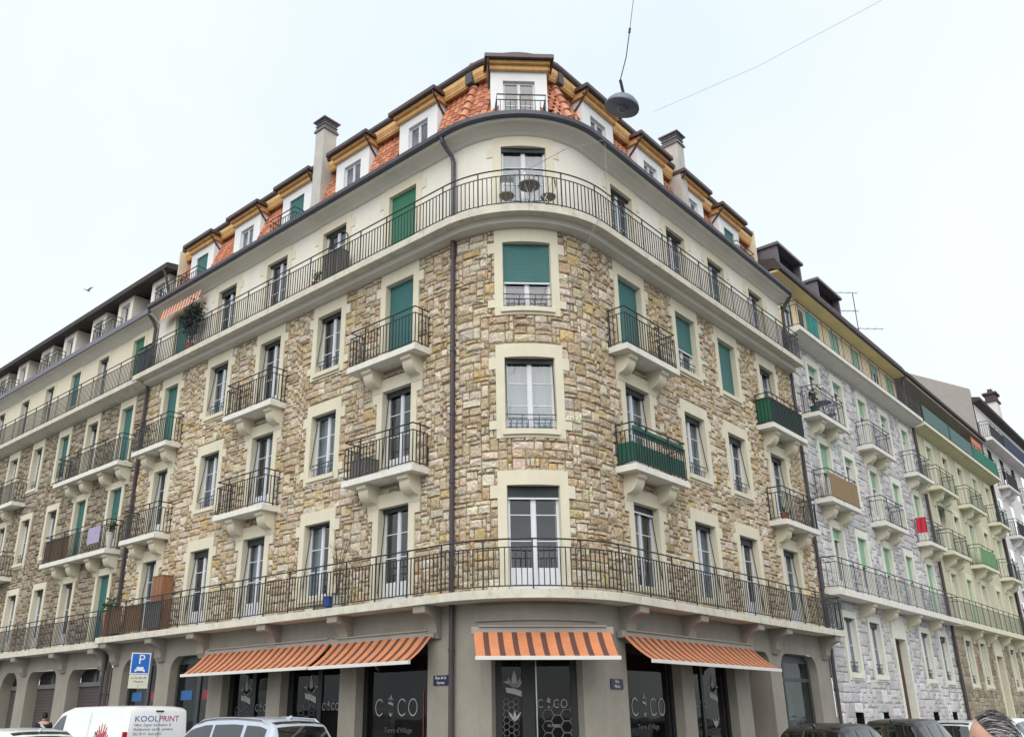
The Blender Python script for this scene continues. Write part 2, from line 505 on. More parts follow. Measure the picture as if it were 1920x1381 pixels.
def window(b, uc, z0, z1, w, door=False, shutter=0.0, shm=None, guard=False, curtain=None, depth=0.15, frame=None,
           arm=True, panes=3, name=None, reveal_room=True, baropen=True, slim=False):
    """two-leaf casement with glazing bars; door=True has a solid bottom panel"""
    m = local(uc); fm = frame or M_WHITE
    nm = name or ('french_window' if door else 'window')
    d0, d1 = -depth - .05, -depth
    f = MB(); h = w / 2
    fw_, mu_ = .045, .036
    f.ubox(-h, -h + fw_, d0, d1, z0, z1, m); f.ubox(h - fw_, h, d0, d1, z0, z1, m)
    f.ubox(-h + fw_, h - fw_, d0, d1, z1 - .06, z1, m)
    zb = z0 + (.50 if door else .08)
    f.ubox(-h + fw_, h - fw_, d0, d1, z0, z0 + .07, m)
    f.ubox(-mu_, mu_, d0 - .005, d1 + .012, z0 + .07, z1 - .06, m)
    if door:
        for s_ in (-1, 1):
            a0, a1 = sorted((s_ * mu_, s_ * (h - fw_)))
            f.ubox(a0, a1, d0, d1 - .012, z0 + .07, zb, m)
            f.ubox(a0 + .07, a1 - .07, d1 - .012, d1 - .002, z0 + .15, zb - .08, m)
    gz0, gz1 = (zb if door else z0 + .07), z1 - .06
    zs = [gz0 + (gz1 - gz0) * k / panes for k in range(panes + 1)]
    for s_ in (-1, 1):
        a0, a1 = sorted((s_ * mu_, s_ * (h - fw_)))
        for k in range(1, panes):
            f.ubox(a0, a1, d0 + .01, d1 - .008, zs[k] - .010, zs[k] + .010, m)
        f.ubox(a0, a0 + .022, d0 + .004, d1 - .004, gz0, gz1, m); f.ubox(a1 - .022, a1, d0 + .004, d1 - .004, gz0, gz1, m)
    win = f.build(nm, fm, b)
    for s_ in (-1, 1):
        a0, a1 = sorted((s_ * mu_, s_ * (h - fw_)))
        a0 += .022; a1 -= .022
        for k in range(panes):
            p = MB(); d = (d0 + d1) / 2; c0 = zs[k] + (.013 if k else 0); c1 = zs[k + 1] - (.013 if k < panes - 1 else 0)
            p.face([m(a0, d, c0), m(a1, d, c0), m(a1, d, c1), m(a0, d, c1)])
            p.build('pane', M_GLASS, win)
    rm = MB(); D = -depth - .9; e = h + .25
    q = [(-e, z0 - .1), (e, z0 - .1), (e, z1 + .1), (-e, z1 + .1)]
    rm.face([m(a, D, z) for a, z in q])
    for k in range(4):
        a, c = q[k], q[(k + 1) % 4]
        rm.face([m(a[0], D, a[1]), m(c[0], D, c[1]), m(c[0], d0 - .02, c[1]), m(a[0], d0 - .02, a[1])])
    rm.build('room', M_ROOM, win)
    if curtain is None:
        curtain = rnd.choices(['none', 'sides', 'full', 'left', 'right'], [2, 4, 5, 1.5, 1.5])[0]
    spans = {'none': [], 'full': [(-h, h)], 'sides': [(-h, -h + w * .28), (h - w * .26, h)], 'left': [(-h, -h + w * .55)], 'right': [(h - w * .55, h)]}[curtain]
    for a0, a1 in spans:
        c = MB(); n = max(8, int((a1 - a0) / .035)); ph = rnd.uniform(0, 6); dd = d0 - .10
        top = z1 - .02; bot = z0 + .05
        row = [[m(a0 + (a1 - a0) * k / n, dd + .022 * math.sin(k * 1.15 + ph) + .012 * math.sin(k * .43 + ph), z) for k in range(n + 1)] for z in (bot, top)]
        c.loft(row, False, False)
        c.build('curtain', M_CURT, win, smooth=True)
    if shutter > 0:
        zz = z1 - (z1 - z0) * shutter
        c = MB(); c.ubox(-h + .012, h - .012, d1 + .03, d1 + .05, zz + .04, z1 - .004, m)
        c.build('roller_shutter', shm or M_TEAL, win)
        if zz > z0 + .06:
            c = MB(); c.ubox(-h + .02, h - .02, d1 + .022, d1 + .06, zz, zz + .038, m)
            c.build('shutter_bar', M_WHITE, win)
    elif not slim:
        c = MB(); c.ubox(-h + .012, h - .012, d1 + .012, d1 + .06, z1 - rnd.uniform(.07, .2), z1 - .004, m)
        c.build('roller_shutter', M_DARKSH, win)
    if arm:
        c = MB()
        for s_ in (-1, 1):
            x = s_ * (h - .03)
            c.tube([m(x, d1 + .02, z1 - .12), m(x, .03, z0 + .25)], .012, 5)
        c.build('shutter_arm', M_IRON, win)
    if guard:
        c = MB()
        for q, r in ((.36, .013), (.24, .010), (.06, .010)):
            c.tube([m(-h, -.05, z0 + q), m(h, -.05, z0 + q)], r, 5)
        n = 9
        for k in range(1, n):
            x = -h + w * k / n
            c.ubox(x - .007, x + .007, -.057, -.043, z0 + .04, z0 + (.36 if k % 3 == 0 else .24), m)
        c.build('guard_rail', M_GUARD, win)
    return win

def surround(b, uc, z0, z1, w, jamb=.20, top=.33, sill=True, ears=True, depth=.29, m_=None, name='window_surround', ztop=None, sillh=.2, proud=.062):
    """dressed surround with its reveals, ears and sill; returns the hole it needs"""
    m_ = m_ or M_TRIM; f = MB()
    h = w / 2; a, c = uc - h, uc + h
    zt = ztop if ztop is not None else z1 + top
    f.ubox(a - jamb, a, -depth, proud, z0, z1)
    f.ubox(c, c + jamb, -depth, proud, z0, z1)
    f.ubox(a - jamb, c + jamb, -depth, proud - .002, z1, zt)
    if ears:
        e = jamb + .165
        for s_ in ((a - e, a - jamb), (c + jamb, c + e)):
            f.ubox(s_[0], s_[1], -.02, proud - .004, z1 - .27, z1 + .01)
            if sill or ears == 2: f.ubox(s_[0], s_[1], -.02, proud - .004, z0 + .02, z0 + .22)
    if sill:
        f.ubox(a - jamb, c + jamb, -depth, proud - .003, z0 - sillh, z0)
        f.ubox(a - .05, c + .05, proud - .003, proud + .05, z0 - sillh + .07, z0 - .015)
    f.build(name, m_, b)
    e = jamb + (.16 if ears else 0)
    hs = [(a - jamb, c + jamb, (z0 - sillh if sill else z0 - .3), zt)]
    if ears:
        hs.append((a - e, c + e, z1 - .27, z1 + .01))
        if sill or ears == 2: hs.append((a - e, c + e, z0 + .02, z0 + .22))
    return hs

def balcony(b, uc, w, z, p=.577, th=.15, sm=None, brk=True, bm=None, bx=None, rail=True, rm=None, bw=.34, zcut=.60, rh=1.0, **rk):
    """short balcony: slab on two scrolled brackets with a railing on three sides"""
    u0, u1 = uc - w / 2, uc + w / 2
    f = MB(); f.ubox(u0, u1, 0, p, z - th, z)
    sl = f.build('balcony', sm or M_WHITESLAB, b)
    if brk:
        xs = bx or [uc - .72, uc + .72]
        for x in xs:
            k = MB(); k.sweep(bracket_prof(p - .10, z - th, zcut), x - bw / 2, x + bw / 2)
            k.build('bracket', bm or M_TRIM, sl)
    if rail:
        q = p - .045
        path = [um(u0 + .045, .02, 0), um(u0 + .045, q, 0), um(u1 - .045, q, 0), um(u1 - .045, .02, 0)]
        railing(sl, path, z, rh, m=rm, **rk)
    return sl

def screen(parent, u0, u1, d, z0, z1, m, name='privacy_screen', th=.012, wavy=0.0, n=1):
    f = MB()
    if wavy:
        n = int((u1 - u0) / .05)
        for sgn in (0, th):
            f.loft([[um(u0 + (u1 - u0) * k / n, d + sgn + wavy * math.sin(k * 1.3), z) for k in range(n + 1)] for z in (z0, z1)], False, False)
    else:
        f.ubox(u0, u1, d, d + th, z0, z1)
    return f.build(name, m, parent)

def pipe(b, uc, zs, d=.10, r=.055, m=None, name='downpipe', elbow=None):
    f = MB(); mm = local(uc)
    pts = [mm(0, d, zs[0]), mm(0, d, zs[1])]
    if elbow: pts += [mm(x, dd, z) for x, dd, z in elbow]
    f.tube(pts, r, 8)
    z = zs[0] + .8
    while z < zs[1] - .3:
        f.tube([mm(0, d, z), mm(0, d, z + .05)], r + .012, 8); f.ubox(-.012, .012, 0, d, z + .01, z + .04, mm); z += 1.5
    o = f.build(name, m or M_PIPE, b); return o
# ---------------------------------------------------------------- ground, road, pavement
def flat(name, pts, z, m, kind='structure'):
    f = MB(); f.face([(x, y, z) for x, y in pts]); return f.build(name, m, None, kind)
M_ASPH = mat('asphalt', (0.10, 0.10, 0.10), rough=0.9, var=0.15, scale=3, bump=0.3, bscale=90)
M_PAVE = mat('pavement_concrete', (0.34, 0.33, 0.31), rough=0.9, var=0.1, scale=2, bump=0.15, bscale=60)
M_KERB = mat('granite_kerb', (0.30, 0.30, 0.30), rough=0.85, var=0.15, scale=12)
flat('ground', [(-400, -400), (400, -400), (400, 400), (-400, 400)], -0.10, M_ASPH)
f = MB(); f.ubox(uL(60), uR(70), 0.0, 2.05, -0.3, -0.004); f.build('pavement', M_PAVE, None, 'structure')
f = MB(); f.ubox(uL(60), uR(70), 2.05, 2.2, -0.3, 0.0); f.build('kerb', M_KERB, None, 'structure')

# ---------------------------------------------------------------- the corner building
F1, F2, F3, F4 = 4.02, 7.02, 10.02, 13.02
CB = thing('corner_building', 'tan rubble stone corner apartment building with rounded corner and orange tiled mansard roof', 'building', (-R, R, 0), world=True)
UA, UB = uL(17.34), uR(14.33)
cL = [uL(s) for s in (4.35, 7.22, 10.02, 12.8, 15.74)]
cR = [uR(s) for s in (4.05, 6.97, 9.5, 12.36)]
cC = uA(-45.4)
WL, WR, WC = 1.04, 1.12, 1.14
holes_stone = []      # areas without rubble
holes_wall = []       # openings in the wall itself
def opening(uc, w, fl, door, row, **k):
    z0 = fl + (.03 if door else k.pop('sillz', .55)); z1 = fl + k.pop('top', 2.28)
    kw = dict(sill=not door)
    if row == 3: kw['ztop'] = 12.655
    if row == 4: return z0, z1
    hs = surround(CB, uc, z0, z1, w, **kw)
    holes_stone.extend(hs)
    holes_wall.append((uc - w / 2 - .06, uc + w / 2 + .06, z0 - .06, z1 + .06))
    window(CB, uc, z0, z1, w - .002, door=door, **k)
# row 3, under the upper balcony
opening(cL[0], WL, F3, True, 3, shutter=1, arm=False)
opening(cL[1], WL, F3, False, 3, guard=True, curtain='right')
opening(cL[2], WL, F3, True, 3, curtain='none')
opening(cL[3], WL, F3, False, 3, guard=True, curtain='sides')
opening(cL[4], .86, F3, True, 3, shutter=1, arm=False)
opening(cC, WC, F3, False, 3, shutter=.62, guard=True, arm=False, curtain='none')
opening(cR[0], WR, F3, True, 3, shutter=.93, arm=False)
opening(cR[1], WR, F3, False, 3, shutter=.62, guard=True, arm=False)
opening(cR[2], WR, F3, False, 3, shutter=1, arm=False)
opening(cR[3], WR, F3, True, 3, curtain='sides')
# row 2
opening(cL[0], WL, F2, True, 2, curtain='none')
opening(cL[1], WL, F2, False, 2, guard=True, curtain='full')
opening(cL[2], WL, F2, True, 2, curtain='right')
opening(cL[3], WL, F2, False, 2, guard=True, curtain='full')
opening(cL[4], .86, F2, True, 2, curtain='none')
opening(cC, WC, F2, False, 2, guard=True, curtain='full')
opening(cR[0], WR, F2, True, 2, curtain='sides')
opening(cR[1], WR, F2, False, 2, guard=True, curtain='full')
opening(cR[2], WR, F2, False, 2, guard=True, curtain='sides')
opening(cR[3], WR, F2, True, 2, curtain='sides')
# row 1, on the lower balcony
opening(cL[0], WL, F1, True, 1, curtain='none')
opening(cL[1], WL, F1, False, 1, sillz=.42, curtain='sides')
opening(cL[2], WL, F1, True, 1, curtain='sides')
opening(cL[3], WL, F1, True, 1, curtain='right')
opening(cL[4], .86, F1, True, 1, curtain='left')
opening(cC, WC, F1, True, 1, shutter=.13, shm=M_DARKSH, arm=False, curtain='none')
opening(cR[0], WR, F1, False, 1, sillz=.35, shutter=.1, shm=M_DARKSH, curtain='none')
opening(cR[1], WR, F1, False, 1, sillz=.35, curtain='sides')
opening(cR[2], WR, F1, True, 1, curtain='none')
opening(cR[3], WR, F1, True, 1, curtain='sides')

w = MB(); wall_surface(w, UA, UB, 3.9, 12.7, holes_wall)
wall = w.build('wall', M_MORTAR, CB)
# stones stop at brackets of the short balconies
stones(wall, M_STONE, UA, UB, F1, 12.65, holes_stone, PAL_TAN)

# attic storey between upper balcony and cornice
aL = [uL(s) for s in (4.38, 7.27, 10.08, 12.85, 15.6)]
hs4 = []
AT = [(aL[0], 1.06, dict(shutter=1, shm=M_GREEN)), (aL[1], 1.06, dict(curtain='right')), (aL[2], 1.06, dict(curtain='right')),
      (aL[3], 1.06, dict(curtain='none')), (aL[4], 1.0, dict(shutter=.95)), (cC, WC, dict(curtain='full')),
      (cR[0], 1.08, dict(curtain='sides')), (cR[1], 1.1, dict(curtain='sides')), (cR[2], 1.1, {}), (cR[3], 1.08, {})]
for uc, ww, k in AT:
    z0, z1 = F4 + .03, F4 + 2.06
    hs4.append((uc - ww / 2 - .06, uc + ww / 2 + .06, z0 - .06, z1 + .06))
    surround(CB, uc, z0, z1, ww, jamb=.21, sill=False, ears=True, m_=M_CREAMP, ztop=15.42, proud=.022)
    window(CB, uc, z0, z1, ww - .002, door=True, arm=False, **k)
w = MB(); wall_surface(w, UA, UB, 12.9, 15.5, hs4); w.build('attic_wall', M_PLASTER, CB)

# long balconies
P_ = .577
f = MB(); f.sweep([(0, F4 - .185), (P_, F4 - .185), (P_, F4), (0, F4)], UA - .35, UB + .05)
ub = f.build('upper_balcony', M_SLAB, CB)
f = MB(); f.sweep([(0, 12.66), (.30, 12.70), (.33, 12.835), (0, 12.835)], UA, UB); f.build('soffit_moulding', M_SOFFIT, ub)
path = [um(u, P_ - .045, 0) for u in [UA - .30] + ubreaks(UA, UB, .12) + [UB + .02]]
railing(ub, [um(UA - .3, .02, 0)] + path + [um(UB + .02, .02, 0)], F4, 1.0)
f = MB(); f.sweep([(0, F1 - .175), (P_, F1 - .175), (P_, F1), (0, F1)], UA - .30, UB + .30)
lb = f.build('lower_balcony', M_SLAB, CB)
path = [um(u, P_ - .045, 0) for u in [UA - .25] + ubreaks(UA, UB, .12) + [UB + .25]]
railing(lb, [um(UA - .25, .02, 0)] + path + [um(UB + .25, .02, 0)], F1, 1.02)
for u in [uL(s) for s in (17.15, 14.35, 12.05, 8.68, 5.85, 2.95)] + [uR(s) for s in (2.87, 5.55, 8.62, 10.4, 13.95)]:
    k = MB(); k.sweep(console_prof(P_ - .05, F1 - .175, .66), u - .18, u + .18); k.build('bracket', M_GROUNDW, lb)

# short balconies
M_GSCR = mat('green_balcony_cloth', (0.012, 0.10, 0.062), rough=0.7, var=0.15, scale=4, bump=0.2, wave=('X', 3.0))
M_GMESH = mat('dark_green_netting', (0.016, 0.065, 0.05), rough=0.8, var=0.2, scale=6, bump=0.1)
M_REED = mat('reed_screen', (0.24, 0.135, 0.07), rough=0.9, var=0.3, scale=30, bump=0.3, wave=('X', 12.0))
M_GREYBOX = mat('grey_fabric', (0.13, 0.125, 0.125), rough=0.9)
bals = {}
for r, fl in ((2, F2), (3, F3)):
    bals['L1', r] = balcony(CB, uL(4.45), 2.5, fl, bx=[cL[0] - .72, cL[0] + .72])
    bals['L3', r] = balcony(CB, uL(10.22), 2.4, fl, bx=[cL[2] - .72, cL[2] + .72])
    bals['L5', r] = balcony(CB, uL(15.83), 2.25, fl, bx=[cL[4] - .63, cL[4] + .63])
    bals['R1', r] = balcony(CB, uR(4.12), 2.5, fl, bx=[cR[0] - .74, cR[0] + .74])
    bals['R4', r] = balcony(CB, uR(12.40), 2.58, fl, bx=[cR[3] - .74, cR[3] + .74])
# green cloth on the second-floor balcony right of the corner
b2 = bals['R1', 2]; u0, u1 = uR(4.12) - 1.19, uR(4.12) + 1.19
screen(b2, u0, u1, .50, F2 + .09, F2 + .52, M_GSCR, wavy=.006); screen(b2, u0, u1, .50, F2 + .72, F2 + .93, M_GSCR, wavy=.004)
f = MB(); f.ubox(u0, u0 + .012, .05, .50, F2 + .09, F2 + .55); f.build('privacy_screen', M_GSCR, b2)
b4 = bals['R4', 3]; u0, u1 = uR(12.4) - 1.23, uR(12.4) + 1.23
screen(b4, u0, u1, .505, F3 + .05, F3 + .86, M_GMESH)
f = MB(); f.ubox(u0, u0 + .01, .05, .50, F3 + .05, F3 + .86); f.build('privacy_screen', mat('green_glass_screen', (0.02, 0.13, 0.07), rough=.3, bump=0), b4)
# reed mats at the left end of the lower balcony
screen(lb, uL(17.3), uL(16.3), .490, F1 + .1, F1 + .84, M_REED, 'reed_mat'); screen(lb, uL(16.1), uL(14.9), .490, F1 + .1, F1 + .84, M_REED, 'reed_mat')
screen(lb, uL(14.75), uL(13.9), .490, F1 + .1, F1 + .86, M_GREYBOX, 'reed_mat')
screen(ub, uL(17.62), uL(16.72), .50, F4 + .06, F4 + 1.0, mat('grey_tarpaulin', (0.075, 0.10, 0.11), rough=.6, bump=0), 'wind_screen')

# cornice, gutter
f = MB()
f.sweep([(0, 15.36), (.05, 15.38), (.12, 15.44), (.28, 15.53), (.40, 15.56), (.44, 15.60), (.44, 15.74), (0, 15.78)], UA - .05, UB + .08)
f.build('cornice', M_SOFFIT, CB)
f = MB()
f.sweep([(.40, 15.63), (.50, 15.61), (.545, 15.66), (.55, 15.77), (.53, 15.78), (.50, 15.70), (.40, 15.76)], UA - .08, UB + .1)
f.sweep([(-.6, 15.76), (.42, 15.745), (.42, 15.765), (-.6, 15.80)], UA - .06, UB + .09)
f.build('gutter', M_ZINC, CB)

# downpipes
pc = local(uL(2.40))
f = MB()
f.tube([pc(0, .09, 0.0), pc(0, .09, 12.62)], .058, 8)
f.tube([pc(0, .08, 12.2), pc(0, .08, 12.7)], .075, 8)
for z in (1.2, 2.9, 4.9, 6.5, 8.1, 9.7, 11.3):
    f.tube([pc(0, .09, z), pc(0, .09, z + .05)], .07, 8)
f.build('downpipe', M_PIPE, CB)
f = MB(); f.tube([pc(0, .09, F4 + .0), pc(0, .09, 15.02), pc(0, .14, 15.16), pc(-.06, .30, 15.36), pc(-.08, .42, 15.5), pc(-.08, .46, 15.66)], .058, 8)
f.build('downpipe', M_ZINC, CB)
pipe(CB, uL(17.42), (0, 12.8)); pipe(CB, uL(17.42), (F4, 15.0), r=.06, elbow=[(-.05, .2, 15.25), (-.12, .42, 15.55)])
pipe(CB, uR(14.38), (0, 12.7)); pipe(CB, uR(14.42), (F4, 15.0), r=.06, elbow=[(.02, .2, 15.3), (.06, .46, 15.62)])

# ---------------------------------------------------------------- mansard roof
dsl = lambda z: -.5 - (z - 16.8) * .35
f = MB()
DL = [uL(s) for s in (4.37, 7.26, 10.05, 12.88, 15.75)]
DR = [uR(s) for s in (3.95, 6.80, 9.42, 12.08)]
gaps = sorted([(uc - .62, uc + .62) for uc in DL + DR] + [(cC - .72, cC + .72)])
x0 = UA
for a, b in gaps + [(UB, UB)]:
    prof = [(dsl(15.75), 15.75), (dsl(18.42) - .02, 18.42), (-1.5, 18.44), (-1.5, 15.75)]
    f.sweep(prof, x0, a); x0 = b
f.sweep([(-1.48, 18.45), (-1.1, 18.42), (-1.1, 18.5), (-1.48, 18.52)], UA, UB)
for a, b in ((UA, -.0), (ARC, UB)): f.sweep([(-6, 18.9), (-1.48, 18.46), (-1.48, 18.5), (-6, 18.95)], a, b)
roof = f.build('roof', M_ROOFB, CB)
f = MB(); f.ubox(UA - .02, UA + .06, -3.0, -.42, 15.8, 18.35); f.ubox(UB - .06, UB + .02, -3.0, -.5, 15.8, 18.6); f.build('party_wall', M_CREAMP, CB)
EAVE = [(-1.2, 18.12), (-.66, 18.05), (-.66, 18.40), (-1.2, 18.5)]
f = MB(); f.sweep(EAVE, UA, UB); f.sweep([(-.70, 18.0), (-.60, 18.22), (-.60, 18.36), (-.66, 18.36)], UA, UB); f.build('eave_board', M_TIMBER, roof)
f = MB(); f.sweep([(-.70, 18.40), (-.56, 18.38), (-.52, 18.44), (-.52, 18.53), (-.70, 18.56)], UA - .05, UB + .05); f.build('eave_gutter', M_COPPER, roof)
# dormers
def dormer(uc, d=-.5, w=1.55, ww=.78, shutter=0, rail=False, curtain=None, corner=False):
    m = local(uc); h = w / 2; q = ww / 2
    f = MB()
    f.ubox(-h, -q, d - .9, d, 15.7, 18.06, m); f.ubox(q, h, d - .9, d, 15.7, 18.06, m)
    f.ubox(-q, q, d - .9, d, 17.62, 18.06, m); f.ubox(-q, q, d - .9, d, 15.7, 16.18, m)
    dm = f.build('dormer', M_DORM, CB)
    f = MB()
    f.ubox(-h - .08, h + .08, d + .09, d + .20, 18.055, 18.15, m)
    f.ubox(-h - .03, h + .03, d + .015, d + .11, 17.92, 18.05, m)
    f.build('fascia', M_TIMBER, dm)
    for s_ in (-1, 1):
        f = MB(); a, c = sorted((s_ * (h + .005), s_ * (h + .09)))
        f.ubox(a, c, d - .85, d + .08, 17.95, 18.13, m)
        f.build('side_fascia', M_TIMBER2, dm)
    f = MB()
    f.ubox(-h - .13, h + .13, d - .9, d + .27, 18.16, 18.20, m)
    f.ubox(-h - .14, h + .14, d + .27, d + .335, 18.14, 18.255, m)
    for s_ in (-1, 1):
        a, c = sorted((s_ * (h + .13), s_ * (h + .175)))
        f.ubox(a, c, d - .85, d + .33, 18.14, 18.255, m)
    f.ubox(-h - .1, h + .1, d - .9, d + .25, 18.20, 18.28, m)
    f.build('dormer_roof', M_COPPER, dm)
    f = MB(); s_ = 1 if uc < cC else -1
    f.tube([m(s_ * (h + .08), d + .29, 18.15), m(s_ * (h + .08), d + .24, 18.04), m(s_ * (h + .03), d - .06, 17.80), m(s_ * (h + .03), d - .38, 17.5)], .028, 6)
    f.tube([m(s_ * (h + .03), d - .05, 16.0), m(s_ * (h + .03), d - .45, 17.62), m(s_ * (h + .03), d - .52, 17.86)], .03, 5)
    f.build('gutter_pipe', M_PIPE, dm)
    z0, z1 = 16.2, 17.61
    win = MB(); D0, D1 = d - .13, d - .085
    win.ubox(-q, -q + .05, D0, D1, z0, z1, m); win.ubox(q - .05, q, D0, D1, z0, z1, m); win.ubox(-.04, .04, D0, D1 + .01, z0, z1, m)
    win.ubox(-q + .05, q - .05, D0 + .002, D1, z1 - .06, z1, m); win.ubox(-q + .05, q - .05, D0 + .002, D1, z0, z0 + .1, m); win.ubox(-q + .05, q - .05, D0 + .01, D1 - .01, 16.86, 16.89, m)
    win.build('window_frame', M_WHITE, dm)
    for s_ in (-1, 1):
        for za, zb in ((z0 + .1, 16.86), (16.89, z1 - .06)):
            a, c = sorted((s_ * .04, s_ * (q - .05))); g = MB(); g.face([m(a, D0 + .02, za), m(c, D0 + .02, za), m(c, D0 + .02, zb), m(a, D0 + .02, zb)]); g.build('pane', M_GLASS, dm)
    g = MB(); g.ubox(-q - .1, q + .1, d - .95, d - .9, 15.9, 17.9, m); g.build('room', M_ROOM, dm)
    if shutter:
        g = MB(); g.ubox(-q + .005, q - .005, d - .075, d - .055, z1 - (z1 - z0) * shutter, z1 - .002, m); g.build('roller_shutter', M_TEAL, dm)
    if rail:
        rd = d + .52; hh = h - .12
        railing(dm, [m(-hh, d + .02, 0), m(-hh, rd, 0), m(hh, rd, 0), m(hh, d + .02, 0)], 15.82, .92, m=M_IRON, sp=.13, bar=.008)
    return dm
dormer(DL[0]); dormer(DL[1]); dormer(DL[2], shutter=.9, rail=True); dormer(DL[3]); dormer(DL[4], shutter=.9, rail=True)
dormer(DR[0]); dormer(DR[1]); dormer(DR[2]); dormer(DR[3], shutter=.5, rail=True)
dormer(cC, d=-.60, w=1.52, ww=.86, rail=True)
# clay tiles between the dormers
tile_me = None
def tile_geo():
    f = MB(); n = 6; W_, L_ = .205, .30
    rings = []
    for y, lift in ((0, .022), (L_, .0)):
        rings.append([Vector((-W_ / 2 + W_ * k / n, y, lift + .020 * math.sin(PI * k / n * 1.0) + (.016 if k in (2, 3, 4) else 0))) for k in range(n + 1)])
    f.loft(rings, False, False)
    f.loft([[p - Vector((0, 0, .018)) for p in rings[0]], rings[0]], False, False)
    return f
TG = tile_geo()
cover = [(uc - .80, uc + .80) for uc in DL + DR] + [(cC - 1.0, cC + 1.0)]
TW, TZ = .205, .205
tiles = []
for row in range(11):
    z = 16.05 + row * TZ
    if z > 18.0: break
    u = UA + .15 + (row % 2) * TW / 2 * 0
    while u < UB - .2:
        if not any(a < u < b for a, b in cover):
            tiles.append((u, z))
        u += TW if not (0 < u < ARC) else TW * R / (R + dsl(z))
tiles.sort(key=lambda q: (um(q[0], dsl(q[1]), q[1]) - CAMP).length - (0 if q[1] > 16.5 else -50))
tcol = [(.48, .185, .10), (.41, .145, .075), (.55, .235, .135), (.36, .125, .07), (.52, .21, .115)]
variants = []
for c in tcol:
    g = MB(); g.v = list(TG.v); g.f = list(TG.f); g.m = list(TG.m); g.c = [c] * len(TG.f)
    o = g.build('tile', M_TILE, roof); variants.append(o.data); bpy.data.objects.remove(o)
field = MB()
for n_, (u, z) in enumerate(tiles):
    p = um(u, dsl(z), z); q = um(u, dsl(z + .1), z + .1); t = (um(u + .01, 0, 0) - um(u - .01, 0, 0)).normalized()
    y = (q - p).normalized(); zz = t.cross(y)
    M = Matrix(((t.x, y.x, zz.x, p.x), (t.y, y.y, zz.y, p.y), (t.z, y.z, zz.z, p.z), (0, 0, 0, 1)))
    M = M @ Matrix.Translation((rnd.uniform(-.006, .006), rnd.uniform(-.01, .01), .03)) @ Matrix.Rotation(rnd.uniform(-.03, .03), 4, 'Z')
    if n_ < 300:
        o = bpy.data.objects.new('tile', rnd.choice(variants)); COL.objects.link(o); o.parent = roof; o.matrix_parent_inverse = Matrix.Identity(4); o.matrix_local = M
    else:
        i0 = len(field.v); field.v += [tuple(M @ Vector(v)) for v in TG.v]; field.col = rnd.choice(tcol)
        for ff in TG.f: field.idx([i0 + k for k in ff])
field.build('tile_field', M_TILE, roof, kind='stuff')
# hip tiles either side of the corner dormer
for u in (uL(2.46), uR(2.30)):
    for k in range(7):
        z = 16.1 + k * .29
        a, b = um(u, dsl(z) + .10, z), um(u, dsl(z + .34) + .075, z + .34)
        f = MB(); f.col = rnd.choice([(.58, .27, .16), (.52, .22, .125), (.62, .31, .20)]); f.tube([a, a + (b - a) * .12, b], [.135, .125, .10], 9); f.build('hip_tile', M_TILE, roof, smooth=False)
    f = MB(); f.col = (.36, .12, .06); p = um(u, -.75, 18.62)
    f.lathe([(.001, -.12), (.10, -.1), (.14, 0), (.11, .1), (.04, .16), (.001, .17)], p, 10); f.build('hip_cap', M_TILE, roof, smooth=True)
    f = MB(); f.ubox(u - .12, u + .12, -.92, -.56, 17.98, 18.34); f.build('hip_flashing', M_ZINC, roof)
# chimneys
def chimney(uc, w, dA, dB, dC, zt):
    m = local(uc); f = MB()
    f.ubox(-w / 2, w / 2, dB, dA, 15.7, 18.35, m)
    f.sweep([(dC, 18.35), (dA, 18.35), (dA, zt), (dC, zt)], -w / 2 + .004, w / 2 - .004, m)
    c = f.build('chimney', M_CONC, CB)
    f = MB(); h = w / 2
    dm_ = (dA + dC) / 2; hd = (dA - dC) / 2
    f.ubox(-h - .05, h + .05, dC - .05, dA + .05, zt, zt + .05, m)
    for k in range(3):
        f.ubox(-h + .02, h - .02, dC + .02, dA - .02, zt + .05 + k * .11, zt + .10 + k * .11, m)
        f.ubox(-h - .02, h + .02, dC - .02, dA + .02, zt + .10 + k * .11, zt + .125 + k * .11, m)
    f.ubox(-h - .08, h + .08, dC - .08, dA + .08, zt + .39, zt + .43, m)
    r0 = [m(a, d, zt + .43) for a, d in ((-h - .08, dC - .08), (h + .08, dC - .08), (h + .08, dA + .08), (-h - .08, dA + .08))]
    r1 = [m(a, d, zt + .58) for a, d in ((-.02, dm_ - .02), (.02, dm_ - .02), (.02, dm_ + .02), (-.02, dm_ + .02))]
    f.loft([r0, r1]); f.build('chimney_cap', M_SLATE, c)
chimney(uL(8.83), .44, -.34, -1.5, -.86, 19.55)
chimney(uR(8.72), .42, -.36, -1.6, -.92, 19.35)
# ---------------------------------------------------------------- ground floor of the corner building
OPEN = []   # u0,u1,ztop,round
for s0, s1, zt, r in ((3.18, 5.5, 3.12, 0), (6.09, 8.38, 3.12, 0), (8.95, 11.02, 3.12, 0), (11.71, 13.82, 3.3, .45), (14.57, 16.68, 3.33, .45)):
    OPEN.append((uL(s1), uL(s0), zt, r))
for s0, s1, zt, r in ((2.83, 5.15, 3.12, 0), (5.71, 7.87, 3.12, 0), (8.66, 10.02, 3.22, .32), (10.75, 13.3, 3.24, .45)):
    OPEN.append((uR(s0), uR(s1), zt, r))
CD = (uA(-69.5), uA(-22.2), 3.0, 0)
OPEN.append(CD)
w = MB(); wall_surface(w, UA, UB, 0, 3.95, [(a, b, -.1, zt) for a, b, zt, r in OPEN])
for a, b, zt, r in OPEN:
    reveal(w, a, b, 0, zt, .75 if a == uR(8.66) else .42, r, False)
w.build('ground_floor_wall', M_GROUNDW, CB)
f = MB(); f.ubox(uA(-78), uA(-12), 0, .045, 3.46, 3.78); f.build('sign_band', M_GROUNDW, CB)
f = MB()
